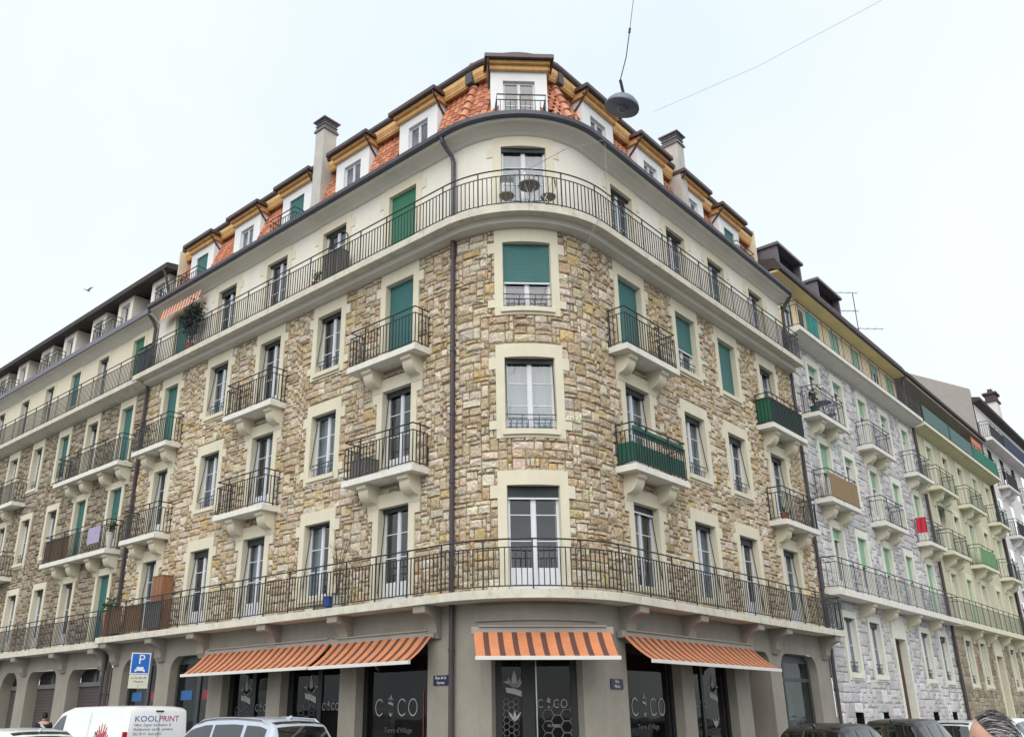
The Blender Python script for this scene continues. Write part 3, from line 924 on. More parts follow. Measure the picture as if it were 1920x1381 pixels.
M_SHOPIN = mat('shop_interior', (0.045, 0.043, 0.042), rough=0.9, var=0.5, scale=1.2, bump=0)
M_LOGO = mat('pale_window_vinyl', (0.34, 0.335, 0.34), rough=0.6, var=0.05, bump=0)
M_LOGO2 = mat('dim_window_vinyl', (0.12, 0.12, 0.125), rough=0.6, var=0.1, bump=0)
M_RED = mat('red_vinyl', (0.30, 0.04, 0.06), rough=0.6, var=0.1, bump=0)
def shopfront(u0, u1, zt, mull=(), fr=.08, depth=.24, name='shop_window', fm=None, back=1.3, transom=None, inm=None):
    uc = (u0 + u1) / 2; m = local(uc); h = (m(0, 0, 0) - um(u1, 0, 0)).length if not (0 < uc < ARC) else (um(u0, -depth, 0) - um(u1, -depth, 0)).length / 2
    dd = -depth - (0 if not (0 < uc < ARC) else .16)
    f = MB(); fm = fm or M_BLACK
    f.ubox(-h, -h + fr, dd - .06, dd, 0, zt, m); f.ubox(h - fr, h, dd - .06, dd, 0, zt, m)
    f.ubox(-h + fr, h - fr, dd - .06, dd, zt - .22, zt, m); f.ubox(-h + fr, h - fr, dd - .06, dd, 0, .3, m)
    xs = [-h + fr]
    for x, w_ in mull:
        f.ubox(x - w_ / 2, x + w_ / 2, dd - .06, dd + .004, .3, zt - .22, m); xs += [x - w_ / 2, x + w_ / 2]
    xs.append(h - fr)
    if transom: f.ubox(-h + fr, h - fr, dd - .05, dd + .008, transom - .05, transom + .05, m)
    win = f.build(name, fm, CB)
    for k in range(0, len(xs), 2):
        g = MB(); g.face([m(xs[k], dd - .03, .3), m(xs[k + 1], dd - .03, .3), m(xs[k + 1], dd - .03, zt - .22), m(xs[k], dd - .03, zt - .22)])
        g.build('pane', M_SHOPG, win)
    g = MB(); D = dd - back; e = h + .1
    q = [(-e, .0), (e, .0), (e, zt + .1), (-e, zt + .1)]
    g.face([m(a, D, z) for a, z in q])
    for k in range(4):
        a, c = q[k], q[(k + 1) % 4]; g.face([m(a[0], D, a[1]), m(c[0], D, c[1]), m(c[0], dd - .07, c[1]), m(a[0], dd - .07, a[1])])
    g.build('interior', inm or M_SHOPIN, win)
    return win, m, h, dd
def leaf(mb, m, d, a, z, ang, L, W_, bend=.3):
    pts = []; n = 6
    for side in (1, -1):
        ks = range(n + 1) if side == 1 else range(n - 1, 0, -1)
        for k in ks:
            t = k / n; wd = W_ * math.sin(PI * t ** .8) * side / 2; A = ang + bend * t
            pts.append((a + math.cos(A) * L * t - math.sin(A) * wd, z + math.sin(A) * L * t + math.cos(A) * wd))
    mb.face([m(x, d, y) for x, y in pts])
def emblem(win, m, d, a, z, k, mt, mt2=None):
    """plant tuft over a tilted band with three petals below"""
    f = MB()
    for an, L, w_, b in ((90, .34, .11, 0), (62, .26, .08, -.7), (118, .26, .08, .7), (28, .24, .06, .5), (152, .24, .06, -.5), (8, .2, .05, .4)):
        leaf(f, m, d, a, z + .17 * k, rad(an), L * k, w_ * k, b)
    f.face([m(a + x * k, d, z + y * k) for x, y in ((-.19, .16), (-.17, .06), (-.02, .03), (.17, -.03), (.17, .08), (0, .14))])
    f.build('emblem', mt, win)
    f = MB()
    for an, L, w_ in ((90, .22, .06), (55, .24, .05), (125, .24, .05)):
        leaf(f, m, d, a, z - .52 * k, rad(an), L * k, w_ * k, 0)
    f.build('emblem_petals', mt2 or mt, win)
def ring(mb, m, d, a, z, ro, ri, t0=0, t1=2 * PI, sx=.78, n=26):
    for k in range(n):
        x, y = t0 + (t1 - t0) * k / n, t0 + (t1 - t0) * (k + 1) / n
        mb.face([m(a + math.cos(x) * ri * sx, d, z + math.sin(x) * ri), m(a + math.cos(x) * ro * sx, d, z + math.sin(x) * ro), m(a + math.cos(y) * ro * sx, d, z + math.sin(y) * ro), m(a + math.cos(y) * ri * sx, d, z + math.sin(y) * ri)])
def coco(win, m, d, a, z, H, mt):
    """C, emblem, C, O"""
    f = MB(); r = H / 2; p = H * 1.02
    for x, (t0, t1) in ((-1.5 * p + .1 * H, (.75, 5.53)), (.55 * p, (.75, 5.53)), (1.45 * p, (0, 2 * PI))):
        ring(f, m, d, a + x, z, r, r * .83, t0, t1)
    f.build('lettering', mt, win)
    emblem(win, m, d, a - .42 * p, z + .12 * H, H * 1.25, mt)
def hexes(win, m, d, pts, r, w_=.012):
    f = MB()
    for a, z in pts:
        for k in range(6):
            x, y = k * PI / 3, (k + 1) * PI / 3
            f.face([m(a + math.cos(x) * r, d, z + math.sin(x) * r), m(a + math.cos(y) * r, d, z + math.sin(y) * r), m(a + math.cos(y) * (r - w_), d, z + math.sin(y) * (r - w_)), m(a + math.cos(x) * (r - w_), d, z + math.sin(x) * (r - w_))])
    f.build('honeycomb_lines', M_LOGO2, win)
def lettering(win, m, d, a, z, body, size, mt, name='lettering', n=None):
    p = m(a, d, z); nn = (m(0, 1, 0) - m(0, 0, 0))
    return text(name, body, size, facing(p, nn), mt, win, .001)
# left of the corner: three shop windows
win, m, h, dd = shopfront(uL(5.5), uL(3.18), 3.12, fr=.14)
coco(win, m, dd - .02, -.09, 1.82, .37, M_LOGO); lettering(win, m, dd - .02, .0, 1.30, "Terre d'Village", .15, M_LOGO2)
f = MB(); f.ubox(.78, .80, dd - .02, dd - .015, .7, 2.15, m); f.build('red_stripe', M_RED, win)
for (u0, u1) in ((uL(8.38), uL(6.09)), (uL(11.02), uL(8.95))):
    win, m, h, dd = shopfront(u0, u1, 3.12, mull=((.12, .16),), fr=.2)
    emblem(win, m, dd - .02, -.25, 1.98, 1.25, M_LOGO); coco(win, m, dd - .02, .53, 1.86, .17, M_LOGO)
    hexes(win, m, dd - .022, [(-.6 + .21 * (k % 3), 1.3 + .24 * (k // 3) + .12 * (k % 2)) for k in range(9)], .13)
# corner entrance
win, m, h, dd = shopfront(*CD[:3], mull=((-.17, .26),), fr=.13, name='shop_door')
coco(win, m, dd - .02, .315, 1.86, .165, M_LOGO); lettering(win, m, dd - .02, .34, 1.42, 'OUVERT', .07, M_LOGO)
emblem(win, m, dd - .02, -.45, 2.02, .95, M_LOGO)
hexes(win, m, dd - .022, [(.22 + .19 * (k % 4), 1.2 + .22 * (k // 4) + .11 * (k % 2)) for k in range(12)], .125)
hexes(win, m, dd - .022, [(-.72 + .10 * (k % 4), 1.25 + .12 * (k // 4) + .06 * (k % 2)) for k in range(24)], .065, .008)
f = MB(); f.ubox(-.02, .005, dd, dd + .05, .9, 2.75, m); f.build('door_handle', mat('steel', (.45, .45, .44), rough=.35, metal=.8, bump=0), win)
# right of the corner
win, m, h, dd = shopfront(uR(2.83), uR(5.15), 3.12, fr=.12)
coco(win, m, dd - .02, .04, 1.80, .38, M_LOGO); lettering(win, m, dd - .02, .0, 1.34, "Terre d'Village", .15, M_LOGO2)
win, m, h, dd = shopfront(uR(5.71), uR(7.87), 3.12, mull=((-.25, .12),), fr=.12)
coco(win, m, dd - .02, -.33, 1.87, .15, M_LOGO); emblem(win, m, dd - .02, .33, 1.95, 1.2, M_LOGO)
# residents' door in the arched niche
mm = local(uR(9.34)); f = MB(); f.ubox(-.70, .70, -.80, -.75, 0, 3.22, mm)
dr = f.build('entrance_door', mat('dark_brown_door', (.055, .032, .02), rough=.5), CB)
for x in (-.33, .33):
    f = MB(); f.ubox(x - .24, x + .24, -.75, -.735, .3, 2.5, mm); f.build('door_panel', mat('dark_brown_door', (.05, .03, .02)), dr)
# arched shop windows
M_FRG = mat('dark_grey_frame', (.05, .055, .058), rough=.5, bump=0)
M_PALEIN = mat('pale_green_interior', (.21, .29, .28), rough=.9, var=.35, scale=1.4, bump=0)
win, m, h, dd = shopfront(uR(10.75), uR(13.3), 3.24, mull=((-.62, .10),), fr=.13, fm=M_FRG, transom=2.55, inm=M_PALEIN, back=.5)
M_BLUEV = mat('blue_window_sign', (.03, .12, .30), rough=.5, bump=0)
M_REDV = mat('red_window_sign', (.34, .03, .05), rough=.5, bump=0)
M_GREYIN = mat('grey_interior', (.16, .16, .16), rough=.9, var=.5, scale=1.2, bump=0)
for (s0, s1, zt) in ((11.71, 13.82, 3.3), (14.57, 16.68, 3.33)):
    win, m, h, dd = shopfront(uL(s1), uL(s0), zt, mull=((.18, .18),), fr=.10, fm=M_FRG, inm=M_GREYIN, back=.8)
    f = MB(); f.ubox(-.75, -.15, dd - .025, dd - .02, 2.1, 2.36, m); f.build('blue_sign', M_BLUEV, win)
    f = MB(); f.ubox(.42, .88, dd - .025, dd - .02, 2.1, 2.36, m); f.build('red_sign', M_REDV, win)

# awnings
M_AWO = mat('orange_awning_cloth', (.50, .19, .085), rough=.9, var=.12, scale=4, bump=.05)
M_AWB = mat('brown_awning_cloth', (.10, .045, .035), rough=.9, var=.15, scale=4, bump=.05)
M_ALU = mat('white_awning_bar', (.66, .64, .60), rough=.45, var=.05, bump=0)
def awning(m, a0, a1, db, zb, df, zf, pitch=.29, parent=CB, frac=.6, thin=False, mats=None):
    f = MB(); n = 5
    def pt(a, t): return m(a, db + (df - db) * t, zb + (zf - zb) * t - .05 * math.sin(PI * t))
    x = a0; k = 0
    while x < a1 - 1e-4:
        for mi, wd in ((0, pitch * frac), (1, pitch * (1 - frac))):
            y = min(x + wd, a1); f.mi = mi
            for j in range(n):
                f.face([pt(x, j / n), pt(y, j / n), pt(y, (j + 1) / n), pt(x, (j + 1) / n)])
            x = y
            if x >= a1 - 1e-4: break
    aw = f.build('awning', mats or [M_AWO, M_AWB], parent, smooth=False)
    if thin: return aw
    f = MB(); f.ubox(a0 - .02, a1 + .02, df - .02, df + .045, zf - .06, zf + .012, m); f.build('front_bar', M_ALU, aw)
    if thin: return aw
    f = MB(); f.ubox(a0 - .05, a1 + .05, db - .10, db + .03, zb - .07, zb + .075, m); f.ubox(a0 + .1, a1 - .1, db - .1, db + .07, zb + .075, zb + .10, m); f.build('cassette', mat('awning_cassette', (.30, .27, .24), rough=.6), aw)
    f = MB()
    for x in (a0 + .25, a1 - .25):
        s_ = 1 if x < (a0 + a1) / 2 else -1
        f.tube([m(x, db, zb - .04), m(x + s_ * .35, (db + df) / 2, (zb + zf) / 2 - .10), m(x + .02 * s_, df, zf - .03)], .02, 6)
    f.build('folding_arm', M_ALU, aw)
    return aw
lm = local(uL(0)); awl = lambda a, d, z: lm(a, d, z)
ml = lambda a, d, z: um(a, d, z)
awning(lambda a, d, z: Vector((a - R, -d, z)), uL(6.2), uL(2.93), .12, 3.27, .80, 2.70)
awning(lambda a, d, z: Vector((a - R, -d, z)), uL(11.75), uL(6.30), .12, 3.29, .80, 2.71)
awning(lambda a, d, z: Vector((d, R + a - ARC, z)), uR(2.55), uR(8.75), .12, 3.25, .82, 2.70)
awning(local(cC + .06), -1.38, 1.42, .14, 3.24, .80, 2.70, frac=.62)
# small awning over the attic door at the left end
awning(lambda a, d, z: Vector((a - R, -d, z)), uL(16.75), uL(14.1), .28, 15.36, .36, 14.95, pitch=.2, thin=True, mats=[mat('red_orange_valance', (.52, .13, .07), rough=.9), mat('cream_valance', (.66, .58, .46), rough=.9)])
# ---------------------------------------------------------------- neighbouring buildings
def shell(b, u0, u1, z0, z1, holes, m, name='wall', d=0.0):
    w = MB(); wall_surface(w, u0, u1, z0, z1, holes, d); return w.build(name, m, b)

# ---- left neighbour
LB = thing('apartment_building', 'long brown stone apartment building with set-back top storey, left of the rounded corner building', 'building', (-26, 0, 0), world=True)
U0, U1 = uL(40), uL(17.40)
G1, G2, G3, G4 = 3.90, 6.93, 9.98, 12.92
cols = [uL(s) for s in (18.8, 21.52, 23.96, 26.45, 28.95, 31.5, 34.0, 36.5)]
hw, hst = [], []
for r, fl in ((1, G1), (2, G2), (3, G3)):
    for i, uc in enumerate(cols):
        door = r == 1 or i in (0, 1, 4, 5)
        z0, z1 = fl + (.03 if door else .5), fl + 2.28; w_ = .84
        hs = surround(LB, uc, z0, z1, w_, jamb=.17, top=.24, sill=not door, ears=False, ztop=12.56 if r == 3 else None)
        hst += hs; hw.append((uc - w_ / 2 - .06, uc + w_ / 2 + .06, z0 - .06, z1 + .06))
        sh = 0
        if r == 3: sh = {0: .9, 2: .8}.get(i, 0)
        if r == 2: sh = {0: .5, 1: .9}.get(i, 0)
        if r == 1: sh = {0: .95}.get(i, 0)
        window(LB, uc, z0, z1, w_ - .002, door=door, shutter=sh, guard=not door and r > 1, arm=False, panes=2)
wl = shell(LB, U0, U1, 3.8, 12.6, hw, mat('brown_mortar', (.20, .165, .125), rough=.95))
stones(wl, M_STONE, U0 + 6, U1, G1, 12.56, hst, PAL_BRN, cell=.115)
h4 = []
for i, uc in enumerate([uL(s) for s in (18.75, 21.55, 23.97, 26.45, 29.0, 31.7, 34.3, 36.9)]):
    z0, z1 = G4 + .03, G4 + 2.08
    h4.append((uc - .48, uc + .48, z0 - .06, z1 + .06))
    surround(LB, uc, z0, z1, .84, jamb=.15, sill=False, ears=False, ztop=z1 + .18, m_=M_CREAMP, proud=.02)
    window(LB, uc, z0, z1, .838, door=True, arm=False, panes=2, shutter={0: 1, 2: .7}.get(i, 0), shm=M_GREEN if i == 0 else None)
shell(LB, U0, U1, 12.5, 15.4, h4, M_CREAMP, 'attic_wall')
f = MB(); f.sweep([(0, G4 - .34), (.2, G4 - .30), (P_ - .03, G4 - .17), (P_ - .03, G4), (0, G4)], U0, U1 - .02); s4 = f.build('upper_balcony', M_SLAB, LB)
railing(s4, [um(U0, .5, 0), um(U1 - .3, .5, 0)], G4, .98)
f = MB(); f.ubox(U0, U1 - .05, 0, P_ - .03, G1 - .18, G1); s1 = f.build('lower_balcony', M_SLAB, LB)
railing(s1, [um(U0, .5, 0), um(U1 - .3, .5, 0)], G1, .98)
for s in (18.0, 20.9, 24.1, 26.6, 29.2, 31.8):
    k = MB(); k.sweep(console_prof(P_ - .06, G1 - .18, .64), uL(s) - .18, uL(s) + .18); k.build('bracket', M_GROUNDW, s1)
for fl in (G2, G3):
    b_ = balcony(LB, uL(20.45), 5.1, fl, bx=[uL(s) for s in (18.15, 19.4, 20.95, 22.1)])
    if fl == G2:
        screen(b_, uL(22.9), uL(21.0), .49, fl + .06, fl + .84, M_REED, 'reed_mat')
        screen(b_, uL(19.35), uL(18.45), .555, fl + .28, fl + .84, mat('lilac_cloth', (.36, .33, .46), rough=.9), 'cloth')
    b_ = balcony(LB, uL(29.6), 5.4, fl, bx=[uL(s) for s in (28.2, 29.6, 30.9)])
f = MB(); f.sweep([(0, 15.16), (.30, 15.42), (.42, 15.45), (.42, 15.6), (0, 15.65)], U0, U1); f.build('cornice', M_SOFFIT, LB)
f = MB(); f.sweep([(.38, 15.46), (.5, 15.45), (.52, 15.62), (.38, 15.62)], U0, U1); f.build('gutter', mat('blue_grey_zinc', (.20, .20, .25), rough=.5, metal=.2), LB)
# set-back top storey: white piers with dark recesses
rec = MB(); rec.face([um(U0, -.95, 15.6), um(U1, -.95, 15.6), um(U1, -.95, 17.7), um(U0, -.95, 17.7)])
for k, s in enumerate((17.9, 20.6, 22.9, 25.6, 28.0, 30.6, 33.0, 35.6)):
    uc = uL(s + .45)
    p = MB(); p.ubox(uc - .62, uc - .36, -.95, -.3, 15.6, 17.52); p.ubox(uc + .36, uc + .62, -.95, -.3, 15.6, 17.52); p.ubox(uc - .36, uc + .36, -.95, -.3, 17.3, 17.52); p.build('pier', M_PLASTER, LB)
    window(LB, uc, 15.62, 17.29, .70, door=False, depth=.45, arm=False, panes=2, slim=True)
    if k % 2 == 0:
        railing(LB, [um(uc + .55, -.28, 0), um(uc + .55, .12, 0), um(uc + 2.2, .12, 0), um(uc + 2.2, -.28, 0)], 15.65, 1.05, sp=.14)
rec.build('recess_wall', mat('dark_cladding', (.10, .08, .075), rough=.8), LB)
f = MB(); f.sweep([(-6, 17.9), (-1.0, 17.62), (-.02, 17.50), (.05, 17.52), (.06, 17.72), (.0, 17.74), (-6, 18.6)], U0, U1 + .05); f.build('roof', M_ROOFTOP, LB)
f = MB(); f.tube([um(U1 - .15, .05, 17.5), um(U1 - .12, -.05, 17.3), um(U1 - .1, -.25, 16.6), um(U1 - .1, -.3, 15.7)], .05, 6); f.build('downpipe', M_PIPE, LB)
# ground floor with garage arches
og = [(uL(b), uL(a), zt, r) for a, b, zt, r in ((18.08, 20.42, 3.16, .4), (21.36, 23.75, 3.2, .4), (24.6, 26.15, 3.25, .7), (27.2, 29.4, 3.2, .4), (30.4, 32.6, 3.2, .4))]
w = MB(); wall_surface(w, U0, U1, 0, 3.85, [(a, b, -.1, zt) for a, b, zt, r in og])
for a, b, zt, r in og: reveal(w, a, b, 0, zt, .42, r, False)
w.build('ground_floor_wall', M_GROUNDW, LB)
M_GAR = mat('brown_garage_shutter', (.075, .062, .06), rough=.7, var=.1, bump=.4, wave=('Z', 3.0))
for k, (a, b, zt, r) in enumerate(og):
    f = MB(); f.ubox(a, b, -.46, -.42, 0, 2.62); g = f.build('garage_door', M_GAR, LB)
    f = MB(); f.ubox(a, b, -.46, -.36, 2.62, 2.76); f.build('door_lintel', mat('grey_lintel', (.16, .15, .15)), g)
    f = MB(); f.ubox(a, b, -.46, -.44, 2.76, zt + .02); f.build('fanlight', mat('dark_pane', (.02, .02, .022), rough=.15, bump=0), g)
    f = MB(); f.ubox((a + b) / 2 - .03, (a + b) / 2 + .03, -.44, -.42, 2.76, zt); f.build('fanlight_bar', M_FRG, g)
pipe(LB, uL(17.75), (0, 3.7), m=M_PIPE)

# ---- right neighbours
def terrace(b, s0, s1, floors, cols, w_, doors, bal, wallm, trimm, shm, stone=None, soff=None, slabm=None, railm=None, ground=None, jamb=.2, attic=None, sh=None, cc=None, mortar=None, brm=None, gd=None):
    u0, u1 = uR(s0), uR(s1); H1, H2, H3, H4 = floors; hw, hst = [], []
    for r, fl in ((1, H1), (2, H2), (3, H3)):
        for i, s in enumerate(cols):
            uc = uR(s); door = r == 1 or i in doors
            z0, z1 = fl + (.03 if door else .55), fl + 2.25
            hs = surround(b, uc, z0, z1, w_, jamb=jamb, top=.28, sill=not door, ears=False, m_=trimm, proud=.05)
            hst += hs; hw.append((uc - w_ / 2 - .06, uc + w_ / 2 + .06, z0 - .06, z1 + .06))
            window(b, uc, z0, z1, w_ - .002, door=door, arm=False, panes=2, shutter=rnd.choice(sh), shm=shm, depth=.14)
    for i, (s, ww, z0, z1, dr) in enumerate(ground):
        uc = uR(s)
        hs = surround(b, uc, z0, z1, ww, jamb=.17, top=.6 if dr else .22, sill=not dr, ears=False, m_=trimm, sillh=.22)
        hst += hs; hw.append((uc - ww / 2 - .06, uc + ww / 2 + .06, z0 - .06, z1 + .06))
        if dr:
            f = MB(); n = 10; e = ww / 2 + .17; arc = [(uc - e * math.cos(PI * q / n), z1 + .58 + .32 * math.sin(PI * q / n)) for q in range(n + 1)]
            f.loft([[um(a, d_, z) for a, z in arc] for d_ in (-.05, .056)], True, True); f.build('door_pediment', trimm, b); hst.append((uc - e * .8, uc + e * .8, z1 + .5, z1 + .85))
            f = MB(); f.ubox(uc - ww / 2 + .002, uc + ww / 2 - .002, -.24, -.20, 0, z1 - .002); f.build('entrance_door', mat('dark_red_brown_door', (.06, .022, .015), rough=.5), b)
        else:
            window(b, uc, z0, z1, ww - .002, arm=False, panes=2, depth=.09, guard=z0 > 1.9, curtain='sides')
    for s in (gd or []):
        uc = uR(s); hw.append((uc - .35, uc + .35, 1.15, 1.68)); hst.append((uc - .35, uc + .35, 1.15, 1.68))
        f = MB(); f.face([um(uc - .35, -.3, 1.15), um(uc + .35, -.3, 1.15), um(uc + .35, -.3, 1.68), um(uc - .35, -.3, 1.68)])
        for x in (-.35, .35): f.face([um(uc + x, 0, 1.15), um(uc + x, -.3, 1.15), um(uc + x, -.3, 1.68), um(uc + x, 0, 1.68)])
        f.build('cellar_window', mat('dark_pane', (.02, .02, .022), rough=.15, bump=0), b)
    wl = shell(b, u0, u1, 0, H4, hw, mortar or wallm)
    if stone: stones(wl, M_GSTONE if stone[0] is PAL_GRY else M_STONE, u0, u1, stone[1], stone[2], hst, stone[0], cell=stone[3], nsingle=stone[4], rise=.7)
    lb_ = MB(); lb_.ubox(u0 + .15, u1 - .05, 0, .60, H1 - .2, H1); lb_ = lb_.build('lower_balcony', slabm, b)
    railing(lb_, [um(u0 + .2, .02, 0), um(u0 + .2, .555, 0), um(u1 - .1, .555, 0)], H1, 1.0, m=railm, sp=.15, bar=.0055, post_w=.012)
    for s in cols:
        for x in (1.22,):
            if s + x > s1 - .3: continue
            k = MB(); k.sweep(bracket_prof(.52, H1 - .2, .58), uR(s) + x - .17, uR(s) + x + .17); k.build('bracket', brm or trimm, lb_)
    for r, fl in ((2, H2), (3, H3)):
        for s, ww in bal:
            balcony(b, uR(s), ww, fl, p=.6, sm=slabm, bm=brm or trimm, rm=railm, bx=[uR(s) - .7, uR(s) + .7], sp=.15, bar=.0055, post_w=.012)
    f = MB(); f.sweep([(-1.2, H4 - .3), (.25, H4 - .26), (.6, H4 - .16), (.6, H4), (-1.2, H4)], u0 + .1, u1); ub_ = f.build('upper_balcony', slabm, b)
    f = MB(); f.sweep([(0, H4 - .34), (.55, H4 - .20), (.24, H4 - .27)], u0 + .1, u1); f.build('painted_soffit', soff or slabm, ub_)
    railing(ub_, [um(u0 + .15, -.4, 0), um(u0 + .15, .555, 0), um(u1 - .05, .555, 0)], H4, 1.0, m=railm, sp=.17, bar=.0055, post_w=.012)
    return ub_
M_YTRIM = mat('ivory_surround', (.71, .70, .61), rough=.85, var=.05, bump=.05)
GB = thing('apartment_building', 'grey rubble stone apartment building with mint green shutters and box dormers', 'building', (-4, 21, 0), world=True)
ub2 = terrace(GB, 14.40, 28.62, (5.35, 8.38, 11.40, 14.45), (16.7, 19.1, 21.78, 24.5, 27.25), .92, (0, 2, 4),
        ((16.5, 2.75), (21.77, 2.63), (27.25, 2.4)), M_GSTONE, M_YTRIM, M_MINT, stone=(PAL_GRY, 0.0, 14.1, .15, 300), slabm=M_WHITESLAB, railm=mat('grey_green_iron', (.05, .055, .07), rough=.5, bump=0),
        ground=[(16.5, 1.0, 2.85, 4.6, False), (18.9, 1.0, 2.85, 4.6, False), (21.5, 1.25, 0.0, 4.2, True), (24.7, 1.0, 2.85, 4.6, False), (27.2, 1.0, 2.85, 4.6, False)],
        sh=[.14, .2, .3, .45, 1, .16], mortar=M_GMORTAR, brm=M_TRIM, gd=[16.3, 18.8, 24.5, 27.0])
M_ORW = mat('ochre_plaster', (.76, .62, .40), rough=.9, var=.05)
M_YSOF = mat('ochre_soffit', (.62, .52, .30), rough=.9, var=.05)
u0, u1 = uR(14.40), uR(28.62)
hh = []
for s in (15.9, 18.4, 20.8, 23.2, 25.6, 27.7):
    uc = uR(s); hh.append((uc - .5, uc + .5, 14.5, 16.5))
def recess(b, u0, u1, z0, z1, d, holes, m):
    w = MB(); wall_surface(w, u0, u1, z0, z1, holes, d); return w.build('attic_wall', m, b)
recess(GB, u0, u1, 14.4, 17.0, -.32, hh, M_ORW)
def rwindow(b, uc, z0, z1, w_, d, shm, shut):
    m = local(uc, d); f = MB(); h = w_ / 2
    for a, c in ((-h, -h + .06), (h - .06, h), (-.04, .04)): f.ubox(a, c, -.1, -.05, z0, z1, m)
    f.ubox(-h + .06, h - .06, -.1, -.05, z1 - .06, z1, m); f.ubox(-h + .06, h - .06, -.1, -.05, z0, z0 + .1, m)
    w = f.build('window', M_WHITE, b)
    for a, c in ((-h + .06, -.04), (.04, h - .06)):
        g = MB(); g.face([m(a, -.08, z0 + .1), m(c, -.08, z0 + .1), m(c, -.08, z1 - .06), m(a, -.08, z1 - .06)]); g.build('pane', M_GLASS, w)
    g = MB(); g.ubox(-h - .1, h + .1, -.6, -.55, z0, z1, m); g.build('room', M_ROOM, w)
    if shut: g = MB(); g.ubox(-h + .01, h - .01, -.05, -.03, z1 - (z1 - z0) * shut, z1, m); g.build('roller_shutter', shm, w)
for k, s in enumerate((15.9, 18.4, 20.8, 23.2, 25.6, 27.7)):
    rwindow(GB, uR(s), 14.5, 16.5, 1.0, -.32, M_MINT, (.3, .9, .5, 1, .2, .6)[k])
f = MB(); f.sweep([(-.8, 16.72), (.18, 16.66), (.20, 16.74), (-.8, 16.80)], u0 - .05, u1 + .05); f.build('eave_soffit', M_YSOF, GB)
f = MB(); f.sweep([(.20, 16.72), (.30, 16.72), (.30, 16.84), (.12, 17.22), (-6.0, 18.6), (-6, 16.86), (.0, 16.82)], u0 - .08, u1 + .08); rf = f.build('roof', M_ROOFTOP, GB)
f = MB(); f.ubox(u0 - .02, u0 + .2, -6, -.6, 15.5, 18.3); f.build('party_wall', M_PLASTER, GB)
M_DZ = mat('mauve_zinc', (.13, .115, .135), rough=.55, var=.1, bump=0)
for s0, s1 in ((14.75, 16.95), (18.55, 21.0)):
    a, c = uR(s0), uR(s1); f = MB()
    f.ubox(a, a + .12, -4, .10, 17.0, 17.95); f.ubox(c - .12, c, -4, .10, 17.0, 17.95); f.ubox(a - .08, c + .08, -4, .2, 17.95, 18.06)
    f.ubox(a + .12, c - .12, -4, .08, 17.0, 17.30)
    dmr = f.build('box_dormer', M_DZ, rf)
    f = MB(); f.ubox(a + .12, c - .12, -.2, -.15, 17.3, 17.95); f.build('dormer_pane', mat('dark_pane', (.02, .02, .022), rough=.15, bump=0), GB)
f = MB(); f.tube([um(u1, .12, 0), um(u1, .12, 14.1)], .07, 8); f.tube([um(u1 - .02, .05, 14.5), um(u1 - .02, .05, 16.5), um(u1, .25, 16.8)], .06, 8); f.build('downpipe', M_PIPE, GB)
# green cloth and box on the attic balcony
screen(ub2, u0 + .2, u0 + .6, .57, 14.5, 15.1, mat('dark_planter', (.03, .035, .05), rough=.7), 'planter_box', th=.02)
screen(ub2, u0 + .95, u0 + 2.1, .545, 14.55, 15.35, mat('turquoise_cloth', (.02, .22, .20), rough=.8, bump=0), 'cloth', wavy=.008)
# reed screen on the second-floor balcony
for o in GB.children:
    pass
rb = [o for o in GB.children if o.name.split('.')[0] == 'balcony']
screen(rb[0], uR(16.5) - 1.32, uR(16.5) + 1.32, .57, 8.44, 9.24, mat('pale_reed_screen', (.27, .18, .10), rough=.9, var=.25, scale=30, bump=.3, wave=('Y', 12.0)), 'reed_mat')

YB = thing('apartment_building', 'pale yellow apartment building with dark green railings beside the grey stone one', 'building', (-4, 36, 0), world=True)
M_YW = mat('pale_yellow_plaster', (.57, .535, .39), rough=.9, var=.06, stain=.25, stain_col=(.40, .36, .24), streak=True)
M_YT = mat('light_yellow_surround', (.68, .655, .50), rough=.85, var=.05, bump=0)
M_GRAIL = mat('dark_green_iron', (.02, .05, .042), rough=.5, bump=0)
ub3 = terrace(YB, 28.75, 43.35, (5.35, 8.43, 11.43, 14.40), (30.95, 33.6, 36.3, 39.3, 42.1), .92, (0, 2, 4),
        ((30.95, 3.0), (36.2, 3.1), (41.9, 2.6)), M_YW, M_YT, M_MINT, stone=(PAL_BRN, 0.0, 4.8, .17, 150), slabm=M_YT, railm=M_GRAIL,
        ground=[(31.1, .95, 2.8, 4.65, False), (33.6, .95, 2.8, 4.65, False), (36.5, 1.25, 0.0, 4.2, True), (39.5, .95, 2.8, 4.65, False), (42.0, .95, 2.8, 4.65, False)],
        sh=[0, .12, .1, .2, 0, 1], gd=[31.2, 33.6, 39.5], mortar=M_YW, brm=M_YT, soff=mat('yellow_green_soffit', (.58, .56, .36), rough=.9))
u0, u1 = uR(28.75), uR(43.35)
recess(YB, u0, u1, 14.3, 16.9, -1.1, [], mat('dark_brown_cladding', (.10, .075, .06), rough=.8))
for s in (30.6, 33.2, 36, 38.8, 41.5): rwindow(YB, uR(s), 14.5, 16.4, 1.1, -1.08, M_GREEN, .1)
f = MB(); f.sweep([(-1.2, 16.80), (.16, 16.72), (.30, 16.76), (.30, 16.92), (.12, 17.06), (-6, 18.4), (-6, 16.9)], u0, u1 + .05); f.build('roof', M_ROOFTOP, YB)
f = MB(); f.sweep([(-1.1, 16.70), (.18, 16.62), (.2, 16.71), (-1.1, 16.79)], u0, u1); f.build('eave_soffit', mat('grey_soffit', (.34, .31, .28), rough=.9), YB)
